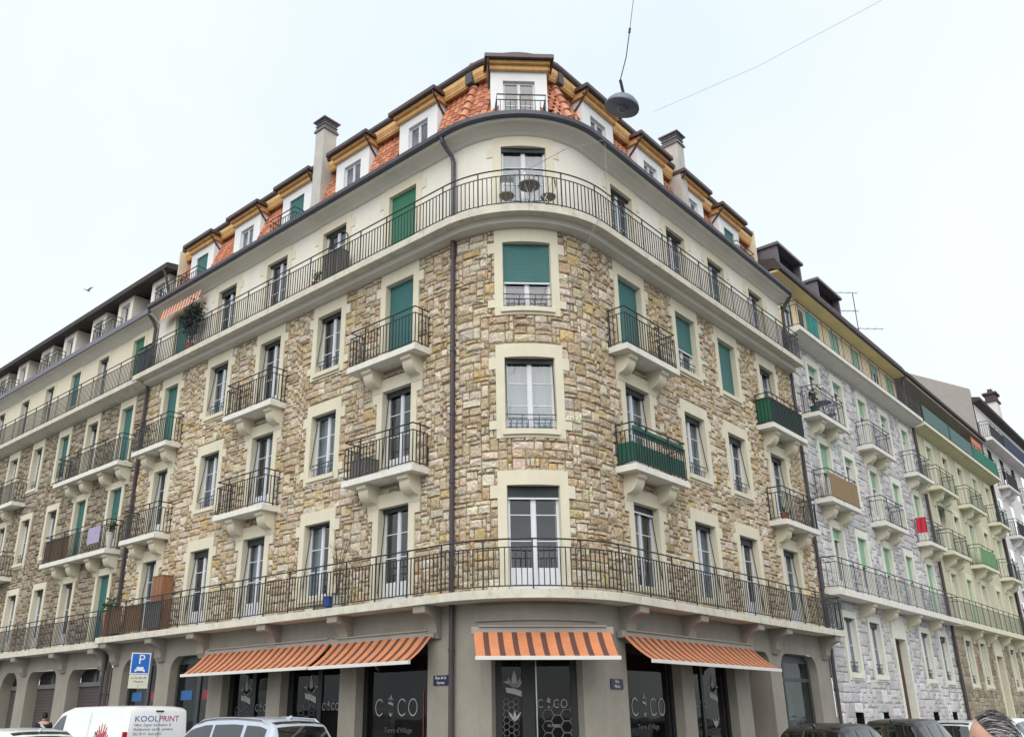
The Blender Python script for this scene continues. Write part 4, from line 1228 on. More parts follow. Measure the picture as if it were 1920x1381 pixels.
for a, c, mt in ((29.0, 33.2, mat('blue_green_netting', (.10, .17, .17), rough=.8)), (33.4, 37.6, mat('blue_green_netting', (.1, .17, .17))), (37.8, 43.0, mat('bright_green_cloth', (.02, .17, .11), rough=.8))):
    screen(ub3, uR(a), uR(c), .57, 14.48, 15.25, mt, 'privacy_screen')
screen(ub3, uR(40.4), uR(42.6), .1, 15.7, 16.4, mat('salmon_blind', (.62, .22, .15), rough=.9), 'sun_blind')
awning(lambda a, d, z: Vector((d, R + a - ARC, z)), uR(30.4), uR(31.6), .08, 10.78, .5, 10.42, pitch=5, parent=YB, thin=True).data.materials[0] = mat('green_awning', (.01, .16, .10), rough=.9)
rb = [o for o in YB.children if o.name.split('.')[0] == 'balcony']
screen(rb[1], uR(36.2) - 1.5, uR(36.2) + 1.5, .57, 8.5, 9.25, mat('light_green_cloth', (.13, .27, .12), rough=.8), 'privacy_screen')
f = MB(); f.tube([um(u1, .12, 0), um(u1, .12, 14.2)], .07, 8); f.build('downpipe', M_PIPE, YB)

WB = thing('apartment_building', 'tall white apartment building at the street end with grey gable wall', 'building', (-4, 52, 0), world=True)
u0, u1 = uR(43.45), uR(66)
hw = []
M_WW = mat('white_far_plaster', (.70, .68, .66), rough=.9, var=.04)
for fl in (5.3, 8.35, 11.4, 14.45):
    for s in (45.2, 48.2, 51.2, 54.2, 57.2):
        uc = uR(s); z0, z1 = fl + .05, fl + 2.2; hw.append((uc - .5, uc + .5, z0, z1))
        rwindow(WB, uc, z0, z1, 1.0, -.1, M_TEAL, rnd.choice([0, 0, .2]))
    for s in (47.0, 53.4):
        balcony(WB, uR(s), 3.0, fl, p=.6, sm=M_WW, bm=M_WW)
shell(WB, u0, u1, 0, 19.4, hw, M_WW)
f = MB(); f.ubox(u0 + .1, u1, 0, .62, 16.85, 17.05); s_ = f.build('upper_balcony', M_WW, WB)
railing(s_, [um(u0 + .2, .02, 0), um(u0 + .2, .57, 0), um(u1, .57, 0)], 17.05, 1.0)
screen(s_, uR(47), uR(56), .6, 17.12, 17.95, mat('navy_cloth', (.03, .045, .09), rough=.8), 'privacy_screen')
for s in (45.2, 48.2, 51.2): rwindow(WB, uR(s), 17.1, 19.1, 1.0, .02, M_TEAL, .1)
f = MB(); f.sweep([(0, 19.3), (.42, 19.42), (.45, 19.58), (.3, 19.62), (-6, 21.0), (-6, 19.3)], u0 + .1, u1); f.build('roof', M_ROOFTOP, WB)
f = MB(); y = R + u0 - ARC
for yy in (y - .02, y + .25):
    f.face([(0, yy, 0), (0, yy, 20.2), (-3.2, yy, 22.1), (-8.5, yy, 22.1), (-8.5, yy, 0)])
f.face([(0, y - .02, 20.2), (-3.2, y - .02, 22.1), (-3.2, y + .25, 22.1), (0, y + .25, 20.2)]); f.face([(0, y - .02, 0), (0, y + .25, 0), (0, y + .25, 20.2), (0, y - .02, 20.2)])
f.build('gable_wall', mat('grey_gable_render', (.36, .33, .30), rough=.9, var=.05), WB)
m_ = local(uR(56.8)); f = MB(); f.ubox(-.5, .5, -1.5, -.8, 18, 23.0, m_); ch = f.build('chimney', M_WW, WB)
f = MB(); f.ubox(-.6, .6, -1.6, -.7, 23.0, 23.15, m_); f.ubox(-.5, .5, -1.5, -.8, 23.15, 23.6, m_); f.ubox(-.62, .62, -1.62, -.68, 23.6, 23.75, m_); f.ubox(-.2, .2, -1.3, -1.0, 23.75, 24.1, m_); f.build('chimney_cap', mat('dark_cap', (.08, .06, .06)), ch)
# ---------------------------------------------------------------- vehicles
def paint(name, col, rough=.28):
    return mat(name, col, rough=rough, var=.02, bump=0, coat=.15 if sum(col) < .3 else .5, spec=.35)
M_TYRE = mat('tyre_rubber', (.02, .02, .02), rough=.85, bump=0)
M_RIM = mat('alloy_rim', (.45, .45, .46), rough=.35, metal=.7, bump=0)
M_TAIL = mat('tail_light', (.42, .015, .02), rough=.2, bump=0, coat=.5)
M_HEAD = mat('headlight', (.55, .56, .58), rough=.15, bump=0)
def interp(tab, x):
    for i in range(len(tab) - 1):
        if x <= tab[i + 1][0]:
            a, b = tab[i], tab[i + 1]; t = (x - a[0]) / (b[0] - a[0]) if b[0] > a[0] else 0
            return [p + (q - p) * max(0, min(1, t)) for p, q in zip(a[1:], b[1:])]
    return list(tab[-1][1:])
SUV_T = [(0, .62, .80, .74, .50), (.01, .92, .86, .80, .90), (.03, 1.04, .90, .80, 1.0), (.095, 1.50, .915, .66, 1.02), (.16, 1.585, .925, .66, 1.02), (.32, 1.625, .93, .68, 1.01), (.50, 1.61, .93, .68, 1.0),
         (.60, 1.53, .93, .66, .99), (.735, 1.07, .92, .78, .985), (.88, .97, .90, .76, .90), (.96, .86, .84, .72, .78), (1, .66, .70, .60, .58)]
HAT_T = [(0, .60, .74, .70, .50), (.01, .88, .80, .74, .84), (.04, 1.0, .84, .72, .95), (.12, 1.36, .85, .58, .97), (.2, 1.44, .86, .60, .965), (.36, 1.47, .865, .62, .96), (.50, 1.46, .865, .62, .95),
         (.60, 1.37, .86, .60, .94), (.75, .98, .85, .72, .93), (.88, .90, .83, .70, .84), (.96, .80, .78, .66, .72), (1, .60, .66, .56, .54)]
VAN_T = [(0, 1.72, .82, .70, 1.02), (.012, 1.80, .86, .72, 1.04), (.05, 1.835, .88, .74, 1.05), (.30, 1.85, .885, .75, 1.05), (.55, 1.84, .885, .75, 1.05), (.66, 1.76, .88, .70, 1.04),
         (.83, 1.12, .87, .76, 1.03), (.93, 1.0, .85, .72, .92), (.98, .86, .80, .68, .78), (1, .66, .70, .60, .58)]
def vehicle(name, label, T, L, loc, rz, col, cat='car', glass_rear=True, side=((.12, .24), (.26, .44), (.455, .655)), group=None, hs=1.0, ws=1.0, rails=False):
    v = thing(name, label, cat, loc, rz, group)
    X = lambda t: -L / 2 + L * t
    def sec(t):
        zr, w, wr, zb = interp(T, t); zr *= hs; zb *= hs; w *= ws; wr *= ws
        zl = .30
        zb = min(zb, zr - .03)
        return [(w * .90, zl), (w * .985, zl + .16), (w, zl + (zb - zl) * .6), (w * .975, zb - .05), (w * .955, zb), (wr + .02, zr - .055), (wr * .94, zr - .012), (wr * .6, zr + .008), (0, zr + .016)]
    ts = sorted(set([t[0] for t in T] + [k / 28 for k in range(29)]))
    rings = []
    for t in ts:
        s = sec(t); rings.append([Vector((X(t), -y, z)) for y, z in s] + [Vector((X(t), y, z)) for y, z in s[-2::-1]])
    f = MB(); f.loft(rings, False, False); f.face(rings[0]); f.face(rings[-1][::-1])
    f.face([rings[k][0] for k in range(len(rings))] + [rings[k][-1] for k in range(len(rings) - 1, -1, -1)])
    body = f.build('body', col, v)
    me = body.data; bm = bmesh.new(); bm.from_mesh(me); bmesh.ops.remove_doubles(bm, verts=bm.verts, dist=1e-4); bmesh.ops.recalc_face_normals(bm, faces=bm.faces); bm.to_mesh(me); bm.free()
    me.polygons.foreach_set('use_smooth', [True] * len(me.polygons))
    me.set_sharp_from_angle(angle=rad(38))
    # glass
    def patch(nm, fn, nu=8, nv=4):
        g = MB(); g.loft([[fn(a / nu, b / nv) for a in range(nu + 1)] for b in range(nv + 1)], False, False); return g.build(nm, M_CARG, v, smooth=True)
    for sg in (-1, 1):
        for a, b in side:
            def fn(p, q, a=a, b=b, sg=sg):
                t = a + (b - a) * p; s = sec(t); k = .10 + .80 * q
                y = s[4][0] + (s[5][0] - s[4][0]) * k + .007; z = s[4][1] + (s[5][1] - s[4][1]) * k
                return Vector((X(t), sg * y, z))
            patch('side_window', fn)
    def top(t, w):
        s = sec(t); return Vector((X(t), w * s[6][0], s[6][1] + .028 * (1 - w * w) + .006))
    tr = [t for t in T if t[0] < .3]
    ta, tb = (T[2][0] + .012, T[4][0] - .03) if glass_rear else (0, 0)
    if glass_rear: patch('rear_window', lambda p, q: top(ta + (tb - ta) * q, -.93 + 1.86 * p) + Vector((-.012, 0, 0)))
    k = next(i for i in range(len(T)) if T[i][1] < 1.2 and T[i][0] > .5)
    ta2, tb2 = T[k - 1][0] + .012, T[k][0] - .012
    patch('windscreen', lambda p, q: top(ta2 + (tb2 - ta2) * q, -.93 + 1.86 * p) + Vector((.008, 0, .006)))
    # wheels
    for wx in (-L * .31, L * .31):
        for sg in (-1, 1):
            y0 = sg * (T[4][2] * ws - .20); g = MB(); n = 20; prof = [(.24, 0), (.31, .01), (.325, .05), (.325, .15), (.31, .19), (.24, .2)]
            g.loft([[Vector((wx + r * math.cos(2 * PI * q / n), y0 + sg * o, .325 + r * math.sin(2 * PI * q / n))) for q in range(n)] for r, o in prof]); wh = g.build('wheel', M_TYRE, v, smooth=True)
            g = MB(); g.loft([[Vector((wx + r * math.cos(2 * PI * q / n), y0 + sg * o, .325 + r * math.sin(2 * PI * q / n))) for q in range(n)] for r, o in ((.235, .19), (.10, .195), (.04, .205))]); g.build('rim', M_RIM, wh)
    for sg in (-1, 1):
        s = sec(.03)
        g = MB(); y = sg * (s[4][0] - .075); z0_, z1_ = (.78 * hs, 1.30 * hs) if glass_rear else (.95, 1.42)
        if T is SUV_T:
            pts = [(X(.008), y, .86), (X(.035), y + sg * .04, 1.02), (X(.075), y - sg * .08, 1.30), (X(.092), y - sg * .13, 1.46)]; g.tube(pts, [.05, .07, .05, .035], 6)
        elif T is HAT_T:
            g.tube([(X(.012), y - sg * .02, .78), (X(.045), y + sg * .02, .96), (X(.06), y - sg * .02, 1.06)], [.05, .075, .04], 6)
        else:
            g.box(X(0) - .02, X(.012), min(y + sg * .015, y + sg * .09), max(y + sg * .015, y + sg * .09), .85, 1.45)
        g.build('tail_light', M_TAIL, v)
        s = sec(.955); g = MB(); g.lathe([(.001, -.05), (.08, -.03), (.10, .02), (.07, .06), (.001, .07)], (X(.95), sg * (s[4][0] - .12), s[4][1] - .06), 8); g.build('headlight', M_HEAD, v, smooth=True)
        t = T[k][0] - .03; s = sec(t); g = MB(); g.lathe([(.001, -.07), (.07, -.05), (.10, 0), (.07, .05), (.001, .07)], (X(t), sg * (s[4][0] + .12), s[4][1] + .06), 8); g.build('wing_mirror', col, v, smooth=True)
        if rails:
            g = MB(); g.tube([Vector((X(t), sg * (sec(t)[5][0] - .02), sec(t)[5][1] + (.055 if .14 < t < .55 else .0))) for t in (.12, .16, .25, .35, .45, .54, .58)], .018, 6); g.build('roof_rail', M_RIM, v)
    g = MB(); g.box(X(0) - .03, X(.05), -.75 * ws, .75 * ws, .36, .56); g.build('rear_bumper', mat('black_plastic', (.03, .03, .03), rough=.7, bump=0), v)
    g = MB(); g.box(X(0) - .036, X(0) - .03, -.26, .26, .60, .71); g.build('number_plate', M_WHITE, v)
    if cat == 'car':
        g = MB(); zr = sec(.17)[8][1]; g.loft([[Vector((X(.15), -.02, zr)), Vector((X(.15), .02, zr)), Vector((X(.19), .012, zr - .01)), Vector((X(.19), -.012, zr - .01))], [Vector((X(.145), -.008, zr + .055)), Vector((X(.145), .008, zr + .055)), Vector((X(.16), .006, zr + .05)), Vector((X(.16), -.006, zr + .05))]]); g.build('roof_antenna', col, v)
    return v
van = vehicle('panel_van', 'white panel van lettered KOOL PRINT with red hand prints on its side', VAN_T, 4.3, (-10.95, -3.15, -.10), PI + rad(5), paint('white_van_paint', (.78, .79, .80)), 'van', glass_rear=False, side=((.60, .78),), hs=1.075)
pv = -2.15 - .006
Mrear = Matrix(((0, 0, -1, 0), (-1, 0, 0, 0), (0, 1, 0, 0), (0, 0, 0, 1)))
MB_ = mat('blue_vinyl', (.05, .19, .45), rough=.5, bump=0); MP_ = mat('magenta_vinyl', (.48, .03, .17), rough=.5, bump=0); MG_ = mat('grey_vinyl', (.22, .23, .26), rough=.5, bump=0)
def rear_text(b, y, z, size, m, sx=1.0): return text('lettering', b, size, Matrix.Translation((pv, y, z)) @ Mrear, m, van, .001, 'LEFT', sx)
rear_text('KOOL', .62, 1.66, .17, MB_, 1.28); rear_text('PRINT', .0, 1.66, .17, MP_, 1.12)
rear_text('Offset  Digital  Sublimation  &', .62, 1.565, .07, MG_, 1.12); rear_text('Multifonctions  textiles  panneaux', .62, 1.475, .07, MG_, 1.05); rear_text('022 30 41  kool print', .62, 1.38, .075, MG_, 1.1)
g = MB(); g.box(pv - .012, pv, -.1, .1, 1.86, 1.89); g.build('brake_light', M_BLACK, van)
g = MB(); g.box(pv - .004, pv + .01, -.012, -.004, .7, 1.82); g.build('door_seam', MG_, van)
for x0_, x1_, z0_, z1_ in ((-.70, -.69, .5, 1.86), (-2.0, .5, 1.04, 1.05), (.52, .53, .5, 1.8)):
    g = MB(); g.loft([[Vector((x, .875 - max(0, z - 1.13) * .118, z)) for x in (x0_, x1_)] for z in ([z0_, 1.13, z1_] if z1_ > 1.2 else [z0_, z1_])], False, False); g.build('side_seam', MG_, van)
# hand print on the side facing the street: palm and fingers
M_HAND = mat('red_print_vinyl', (.48, .05, .07), rough=.5, bump=0); M_HAND2 = mat('dark_print_vinyl', (.12, .05, .06), rough=.5, bump=0)
def side_y(z): return .885 + (.75 + .02 - .885 * .955) * 0
for hx, hz, k, mt in ((-1.25, 1.34, 1.0, M_HAND), (-1.10, 1.26, .8, M_HAND2), (-1.38, 1.24, .75, M_HAND)):
    g = MB()
    def sp(x, z): return Vector((x, .845 - max(0, z - 1.13) * .118 + .012, z))
    for q, (dx, an, Lf) in enumerate(((-.10, 108, .22), (-.04, 97, .27), (.03, 87, .28), (.09, 76, .24), (.13, 40, .16))):
        a = rad(an); n = 5; pts = []
        for sd in (1, -1):
            for j in (range(n + 1) if sd == 1 else range(n, -1, -1)):
                t = j / n; ww = .024 * k * sd * (1 - .3 * t)
                pts.append((hx + k * (dx + math.cos(a) * Lf * t) - math.sin(a) * ww, hz + k * (math.sin(a) * Lf * t) + math.cos(a) * ww))
        g.face([sp(x, z) for x, z in pts])
    g.face([sp(hx + k * .15 * math.cos(t * PI / 6), hz - .06 * k + k * .13 * math.sin(t * PI / 6)) + Vector((0, .001, 0)) for t in range(12)])
    g.build('hand_print', mt, van)

vehicle('parked_car', 'silver estate car with roof rails and red tail lights below the striped awnings', SUV_T, 4.5, (-5.35, -3.2, -.10), PI + rad(6), paint('silver_blue_paint', (.40, .45, .53)), rails=True, hs=1.065)
vehicle('passing_car', 'pale silver car driving past the garage doors', HAT_T, 4.0, (-8.2, -6.4, -.10), PI, paint('pale_silver_paint', (.58, .62, .62)), hs=1.06)
vehicle('parked_car', 'black hatchback parked below the arched shop window', HAT_T, 3.9, (3.25, 5.75, -.10), PI / 2, paint('black_car_paint', (.012, .012, .016)), hs=1.05)
vehicle('parked_car', 'black car parked under the grey stone cellar windows', HAT_T, 4.1, (3.2, 10.6, -.10), PI / 2, paint('black_car_paint', (.012, .012, .016)), hs=1.09)
vehicle('parked_car', 'pale grey car parked by the dark red entrance door', HAT_T, 4.1, (3.2, 15.3, -.10), PI / 2, paint('light_grey_paint', (.50, .53, .55)), hs=1.04)
vehicle('parked_car', 'white hatchback with red tail lights parked behind the pale grey car', HAT_T, 4.0, (3.2, 20.2, -.10), PI / 2, paint('white_car_paint', (.75, .76, .78)), hs=1.07)
vehicle('parked_car', 'dark blue car parked farthest down the street', HAT_T, 4.1, (3.2, 25.2, -.10), PI / 2, paint('dark_blue_paint', (.02, .03, .045)), hs=1.05)

# ---------------------------------------------------------------- people
def skin_mesh(verts, edges, radii, rootv=0):
    me = bpy.data.meshes.new('tmp'); me.from_pydata(verts, edges, []); o = bpy.data.objects.new('tmp', me); COL.objects.link(o)
    o.modifiers.new('s', 'SKIN'); sub = o.modifiers.new('u', 'SUBSURF'); sub.levels = 2; sub.render_levels = 2
    for i, r in enumerate(radii):
        sv = me.skin_vertices[0].data[i]; sv.radius = r if isinstance(r, tuple) else (r, r); sv.use_root = (i == rootv)
    bpy.context.view_layer.update()
    out = bpy.data.meshes.new_from_object(o.evaluated_get(bpy.context.evaluated_depsgraph_get()))
    bpy.data.objects.remove(o); bpy.data.meshes.remove(me)
    vs = [tuple(v.co) for v in out.vertices]; fs = [tuple(p.vertices) for p in out.polygons]; bpy.data.meshes.remove(out)
    return vs, fs
def addmesh(mb, vf):
    i0 = len(mb.v); mb.v += vf[0]
    for q in vf[1]: mb.idx([i0 + k for k in q])
def person(label, loc, rz, H, top_m, leg_m, hair_m, skin_m, head_turn=0.0, emblem_m=None, stride=.16):
    """standing figure facing local -y; joints for a 1.75 m body scaled to H"""
    p = thing('person', label, 'person', loc, rz); k = H / 1.75
    V = lambda *a: tuple(x * k for x in a)
    f = MB(); f.smooth = True
    J = [V(0, 0, .95), V(0, .01, 1.12), V(0, .01, 1.30), V(0, .015, 1.44), V(0, 0, 1.52), V(0, -.01, 1.60)]
    E_ = [(0, 1), (1, 2), (2, 3), (3, 4), (4, 5)]; Rr_ = [(.14 * k, .11 * k), (.125 * k, .10 * k), (.15 * k, .105 * k), (.12 * k, .08 * k), .05 * k, .055 * k]
    arms, legs = [], []
    for s in (-1, 1):
        b = len(J); J += [V(s * .17, .015, 1.42), V(s * .24, .03, 1.15), V(s * .24, -.05, .92), V(s * .235, -.07, .83)]
        E_ += [(3, b), (b, b + 1), (b + 1, b + 2), (b + 2, b + 3)]; Rr_ += [.062 * k, .046 * k, .036 * k, .032 * k]; arms.append(b)
        b = len(J); J += [V(s * .09, 0, .88), V(s * .10, -s * stride * .5 - .02, .50), V(s * .10, s * -stride * .9 + .03, .09), V(s * .105, s * -stride * .9 - .12, .035)]
        E_ += [(0, b), (b, b + 1), (b + 1, b + 2), (b + 2, b + 3)]; Rr_ += [.095 * k, .062 * k, .045 * k, .04 * k]; legs.append(b)
    addmesh(f, skin_mesh(J, E_, Rr_))
    # hands: palm with four fingers and a thumb
    for s in (-1, 1):
        hx, hy, hz = V(s * .235, -.07, .82)
        addmesh(f, skin_mesh([(hx, hy, hz), (hx, hy - .01, hz - .05 * k), (hx, hy - .015, hz - .085 * k)], [(0, 1), (1, 2)], [(.028 * k, .02 * k), (.04 * k, .016 * k), (.038 * k, .014 * k)]))
        for q in range(4):
            y0 = hy - .015 + (q - 1.5) * .021 * k; L_ = (.07, .08, .076, .058)[q] * k
            addmesh(f, skin_mesh([(hx, y0, hz - .075 * k), (hx - s * .008, y0, hz - .08 * k - L_ * .5), (hx - s * .028 * k, y0, hz - .08 * k - L_)], [(0, 1), (1, 2)], [.0095 * k, .0085 * k, .007 * k]))
        addmesh(f, skin_mesh([(hx, hy - .03 * k, hz - .02 * k), (hx - s * .012, hy - .06 * k, hz - .055 * k), (hx - s * .02, hy - .065 * k, hz - .09 * k)], [(0, 1), (1, 2)], [.013 * k, .011 * k, .008 * k]))
    # head
    hc = Vector((0, -.015 * k, 1.63 * k)); Mt = Matrix.Translation(hc) @ Matrix.Rotation(head_turn, 4, 'Z'); nu, nv = 24, 16
    def hp(th, ph, g=1.0):
        x, y, z = math.sin(ph) * math.cos(th), math.sin(ph) * math.sin(th), math.cos(ph)
        sx, sy, sz = .076, .098, .118
        taper = 1 - .28 * max(0, -z) ** 1.2
        px, py, pz = x * sx * taper, y * sy * (taper if y < 0 else 1 - .15 * max(0, -z)), z * sz
        if y < -.75 and -.35 < z < .12: py -= .02 * max(0, 1 - abs(x) / .16) * (1 - abs(z + .16) / .3 if abs(z + .16) < .3 else 0)
        if y < -.5 and .02 < z < .22 and .15 < abs(x) < .6: py += .008
        return Mt @ (Vector((px * g, py * g, pz * g)) * k)
    f.loft([[hp(2 * PI * a / nu, PI * (b + .02) / (nv + .04)) for a in range(nu)] for b in range(nv + 1)])
    for s in (-1, 1):
        addmesh(f, skin_mesh([tuple(Mt @ Vector((s * .074 * k, .005 * k, .025 * k))), tuple(Mt @ Vector((s * .082 * k, .012 * k, 0))), tuple(Mt @ Vector((s * .076 * k, .004 * k, -.03 * k)))], [(0, 1), (1, 2)], [.011 * k, .013 * k, .008 * k]))
    body = f.build('body', skin_m, p)
    for s in (-1, 1):
        g = MB(); g.lathe([(.001, -.011), (.008, -.007), (.011, 0), (.008, .007), (.001, .011)], Mt @ Vector((s * .03 * k, -.082 * k, .012 * k)), 8); g.build('eye', M_BLACK, body, smooth=True)
    g = MB(); g.tube([Mt @ Vector((x * k, -.088 * k + abs(x) * .25 * k, -.058 * k)) for x in (-.022, 0, .022)], .005, 5); g.build('mouth', mat('lip_skin', (.42, .17, .14), rough=.6, bump=0), body)
    # hair shell with an uneven hairline
    g = MB(); rings = []; nb = 13
    for b in range(nb + 1):
        ring = []
        for a in range(nu * 2):
            th = 2 * PI * a / (nu * 2); y = math.sin(th)
            lim = rad(34) + rad(46) * min(1, max(0, (y + 1) / .9)) if y < -.1 else rad(112)
            lim2 = lim
            ring.append(hp(th, max(.02, lim2 * b / nb), 1.055 + .018 * math.sin(a * 2.3 + b * 1.7) * math.sin(b * .9 + a) + (.02 if b < nb - 1 else -.05)))
        rings.append(ring)
    g.loft(rings, True, False); hr = g.build('hair', hair_m, p, smooth=True)
    g = MB()
    for _ in range(700):
        th, f0 = rnd.uniform(0, 2 * PI), rnd.random() ** .6; y = math.sin(th)
        lim = rad(34) + rad(46) * min(1, max(0, (y + 1) / .9)) if y < -.1 else rad(112)
        a = hp(th, max(.03, lim * f0), 1.085); d_ = (Mt.to_3x3() @ Vector((rnd.uniform(-.25, .25), 1, rnd.uniform(-.15, .1)))).normalized()
        c_ = hp(0, PI / 2, 0); nr = (a - c_).normalized(); d_ = (d_ - nr * d_.dot(nr)).normalized(); sd_ = d_.cross(nr) * .0022 * k
        pts = [a, a + d_ * .03 * k + nr * .004, a + d_ * .06 * k - nr * .012 * k]
        g.col = rnd.choice([(.05, .04, .04), (.09, .075, .07), (.20, .19, .19), (.33, .32, .33)]) if head_turn else (.012, .01, .009)
        g.face([pts[0] - sd_, pts[0] + sd_, pts[1] + sd_, pts[1] - sd_]); g.face([pts[1] - sd_, pts[1] + sd_, pts[2]])
    g.build('hair_strands', mat('hair_strand', (.1, .1, .1), rough=.45, attr=True, bump=0, var=.1), hr, kind='stuff')
    # jacket and trousers
    g = MB(); g.smooth = True
    ids = [0, 1, 2, 3] + [q for b in arms for q in (b, b + 1, b + 2)]
    mp = {q: n for n, q in enumerate(ids)}
    addmesh(g, skin_mesh([J[q] for q in ids], [(mp[a], mp[b]) for a, b in E_ if a in mp and b in mp],
                         [tuple(x + .022 * k for x in (Rr_[q] if isinstance(Rr_[q], tuple) else (Rr_[q],) * 2)) for q in ids], 1)); jk = g.build('jacket', top_m, p)
    g = MB(); g.tube([V(0, -.0, 1.46), V(0, -.005, 1.53)], [.082 * k, .07 * k], 12, False); g.build('collar', top_m, jk, smooth=True)
    ids = [0] + [q for b in legs for q in (b, b + 1, b + 2)]; mp = {q: n for n, q in enumerate(ids)}
    g = MB(); g.smooth = True
    addmesh(g, skin_mesh([J[q] for q in ids], [(mp[a], mp[b]) for a, b in E_ if a in mp and b in mp],
                         [tuple(x + .018 * k for x in (Rr_[q] if isinstance(Rr_[q], tuple) else (Rr_[q],) * 2)) for q in ids])); g.build('trousers', leg_m, p)
    for b in legs:
        a, c = Vector(J[b + 2]), Vector(J[b + 3]); g = MB(); g.smooth = True
        addmesh(g, skin_mesh([tuple(a + Vector((0, .03, -.04 * k))), tuple(c), tuple(c + Vector((0, -.08 * k, 0)))], [(0, 1), (1, 2)], [.05 * k, .045 * k, .035 * k])); g.build('shoe', M_BLACK, p)
    if emblem_m:
        g = MB(); 
        for q in range(3):
            g.face([V(-.07 + .05 * q + x, .142 + .004 * q, 1.24 + .05 * q + z) for x, z in ((0, 0), (.05, .02), (.07, .1), (.02, .09), (-.02, .05))])
        g.build('back_print', emblem_m, jk)
    return p
SK = mat('skin', (.52, .30, .22), rough=.55, var=.08, scale=20, bump=.05)
person('person in a dark navy jacket with white back print walking by the garage doors', (-18.0, -1.62, 0), rad(-108), 1.80, mat('navy_jacket', (.015, .018, .032), rough=.8), mat('dark_trousers', (.02, .02, .025), rough=.85), mat('black_hair', (.012, .01, .009), rough=.5, bump=.4, bscale=150), SK, emblem_m=mat('white_print', (.6, .62, .66), bump=0))
person('person with swept-back greying dark hair passing in front of the parked cars', (9.52, -9.13, -.10), rad(-62), 1.745, mat('grey_coat', (.14, .15, .16), rough=.85), mat('dark_trousers', (.02, .02, .025)), mat('greying_hair', (.075, .062, .06), rough=.5, var=.2, scale=60, bump=.3, bscale=120), SK, head_turn=rad(-5))

# ---------------------------------------------------------------- signs, lamp, wires, bird, aerial
M_BLUE = mat('sign_blue', (.015, .13, .50), rough=.4, bump=0, var=.03); M_NAVY = mat('enamel_navy', (.008, .008, .04), rough=.25, bump=0)
M_SIGNW = mat('sign_white', (.72, .74, .72), rough=.45, bump=0, var=.03); M_SIGNK = mat('sign_dark_print', (.06, .06, .07), rough=.5, bump=0)
def street_sign(label, uc, z, w, h, lines, sizes):
    m = local(uc); c = m(0, .03, z); t = thing('street_sign', label, 'sign', m(0, 0, z), world=True)
    f = MB(); f.ubox(-w / 2, w / 2, .004, .02, z - h / 2, z + h / 2, m); f.build('plate', M_NAVY, t)
    n = m(0, 1, 0) - m(0, 0, 0)
    for k, (ln, sz) in enumerate(zip(lines, sizes)):
        text('lettering', ln, sz, facing(m(0, .0225, z + (.025 if k == 0 else -.075)), n), M_SIGNW, t, .001)
street_sign('dark blue street name plate beside the corner downpipe', uL(2.77), 2.335, .44, .2, ('Rue de la', 'Ferme'), (.085, .085))
street_sign('dark blue street name plate right of the corner shop door', uR(2.40), 2.24, .46, .2, ('Rue', 'Merle'), (.085, .085))
ps = thing('parking_sign', 'blue parking sign with white disc panel on a grey pole', 'sign', (-12.3, -1.75, 0), rad(-14))
f = MB(); f.tube([(0, .30, 0), (0, .30, 3.3)], .03, 8); f.build('pole', M_ZINC, ps)
f = MB(); f.box(0.03, .045, -.25, .25, 2.72, 3.26); pl = f.build('sign_plate', M_SIGNW, ps)
f = MB(); f.box(.045, .048, -.225, .225, 2.745, 3.235); f.build('blue_field', M_BLUE, pl)
f = MB(); f.box(.03, .045, -.25, .25, 2.36, 2.71); pl2 = f.build('text_plate', mat('ivory_plate', (.66, .66, .56), rough=.5, bump=0), ps)
Mx = Matrix(((0, 0, 1, .050), (1, 0, 0, 0), (0, 1, 0, 0), (0, 0, 0, 1)))
text('letter_p', 'P', .34, Matrix.Translation((0, .02, 2.98)) @ Mx, M_SIGNW, pl, .001)
f = MB(); f.box(.049, .051, -.13, .13, 2.80, 2.84); f.box(.049, .051, -.09, .09, 2.84, 2.90); f.box(.049, .051, -.13, -.09, 2.775, 2.80); f.box(.049, .051, .09, .13, 2.775, 2.80); f.build('car_symbol', M_SIGNW, pl)
text('lettering', 'Lu-Ve 08-19h', .075, Matrix.Translation((-.003, 0, 2.60)) @ Mx, M_SIGNK, pl2, .001); text('lettering', 'Macaron', .075, Matrix.Translation((-.003, 0, 2.51)) @ Mx, M_SIGNK, pl2, .001); text('lettering', 'J', .09, Matrix.Translation((-.003, 0, 2.40)) @ Mx, M_SIGNK, pl2, .001)

def pix(x, y, t):
    """point on the photograph's viewing ray (x, y) at depth t"""
    return CAMP + (fw + rt * ((x - PPX) / FPX) - up * ((y - PPY) / FPX)) * t
LT = 11.0
lc = pix(1167, 197, LT)
lamp = thing('hanging_street_lamp', 'grey dome street lamp hanging from an overhead wire', 'street lamp', lc, world=True)
tilt = Matrix.Translation(lc) @ Matrix.Rotation(rad(14), 4, Vector((fw.x, fw.y, 0)).normalized()) @ Matrix.Rotation(rad(6), 4, rt) 
f = MB(); f.lathe([(.22, -.045), (.222, -.03), (.205, .02), (.16, .075), (.09, .115), (.03, .13), (.001, .132)], (0, 0, 0), 28, tilt); f.build('shade', mat('grey_lamp_enamel', (.15, .165, .21), rough=.4, var=.1, bump=0), lamp, smooth=True)
f = MB(); f.lathe([(.21, -.04), (.12, -.03), (.001, -.028)], (0, 0, 0), 24, tilt); f.build('reflector', mat('dark_reflector', (.055, .06, .085), rough=.35, bump=0), lamp)
f = MB(); f.lathe([(.075, -.042), (.07, -.07), (.04, -.10), (.001, -.11)], (.01, 0, 0), 16, tilt); f.build('bulb_glass', mat('lamp_lens', (.16, .19, .2), rough=.15, bump=0), lamp, smooth=True)
p1, p2, p3 = pix(1163, 150, LT), pix(1180, 62, LT + .05), pix(1189, -12, LT + .1)
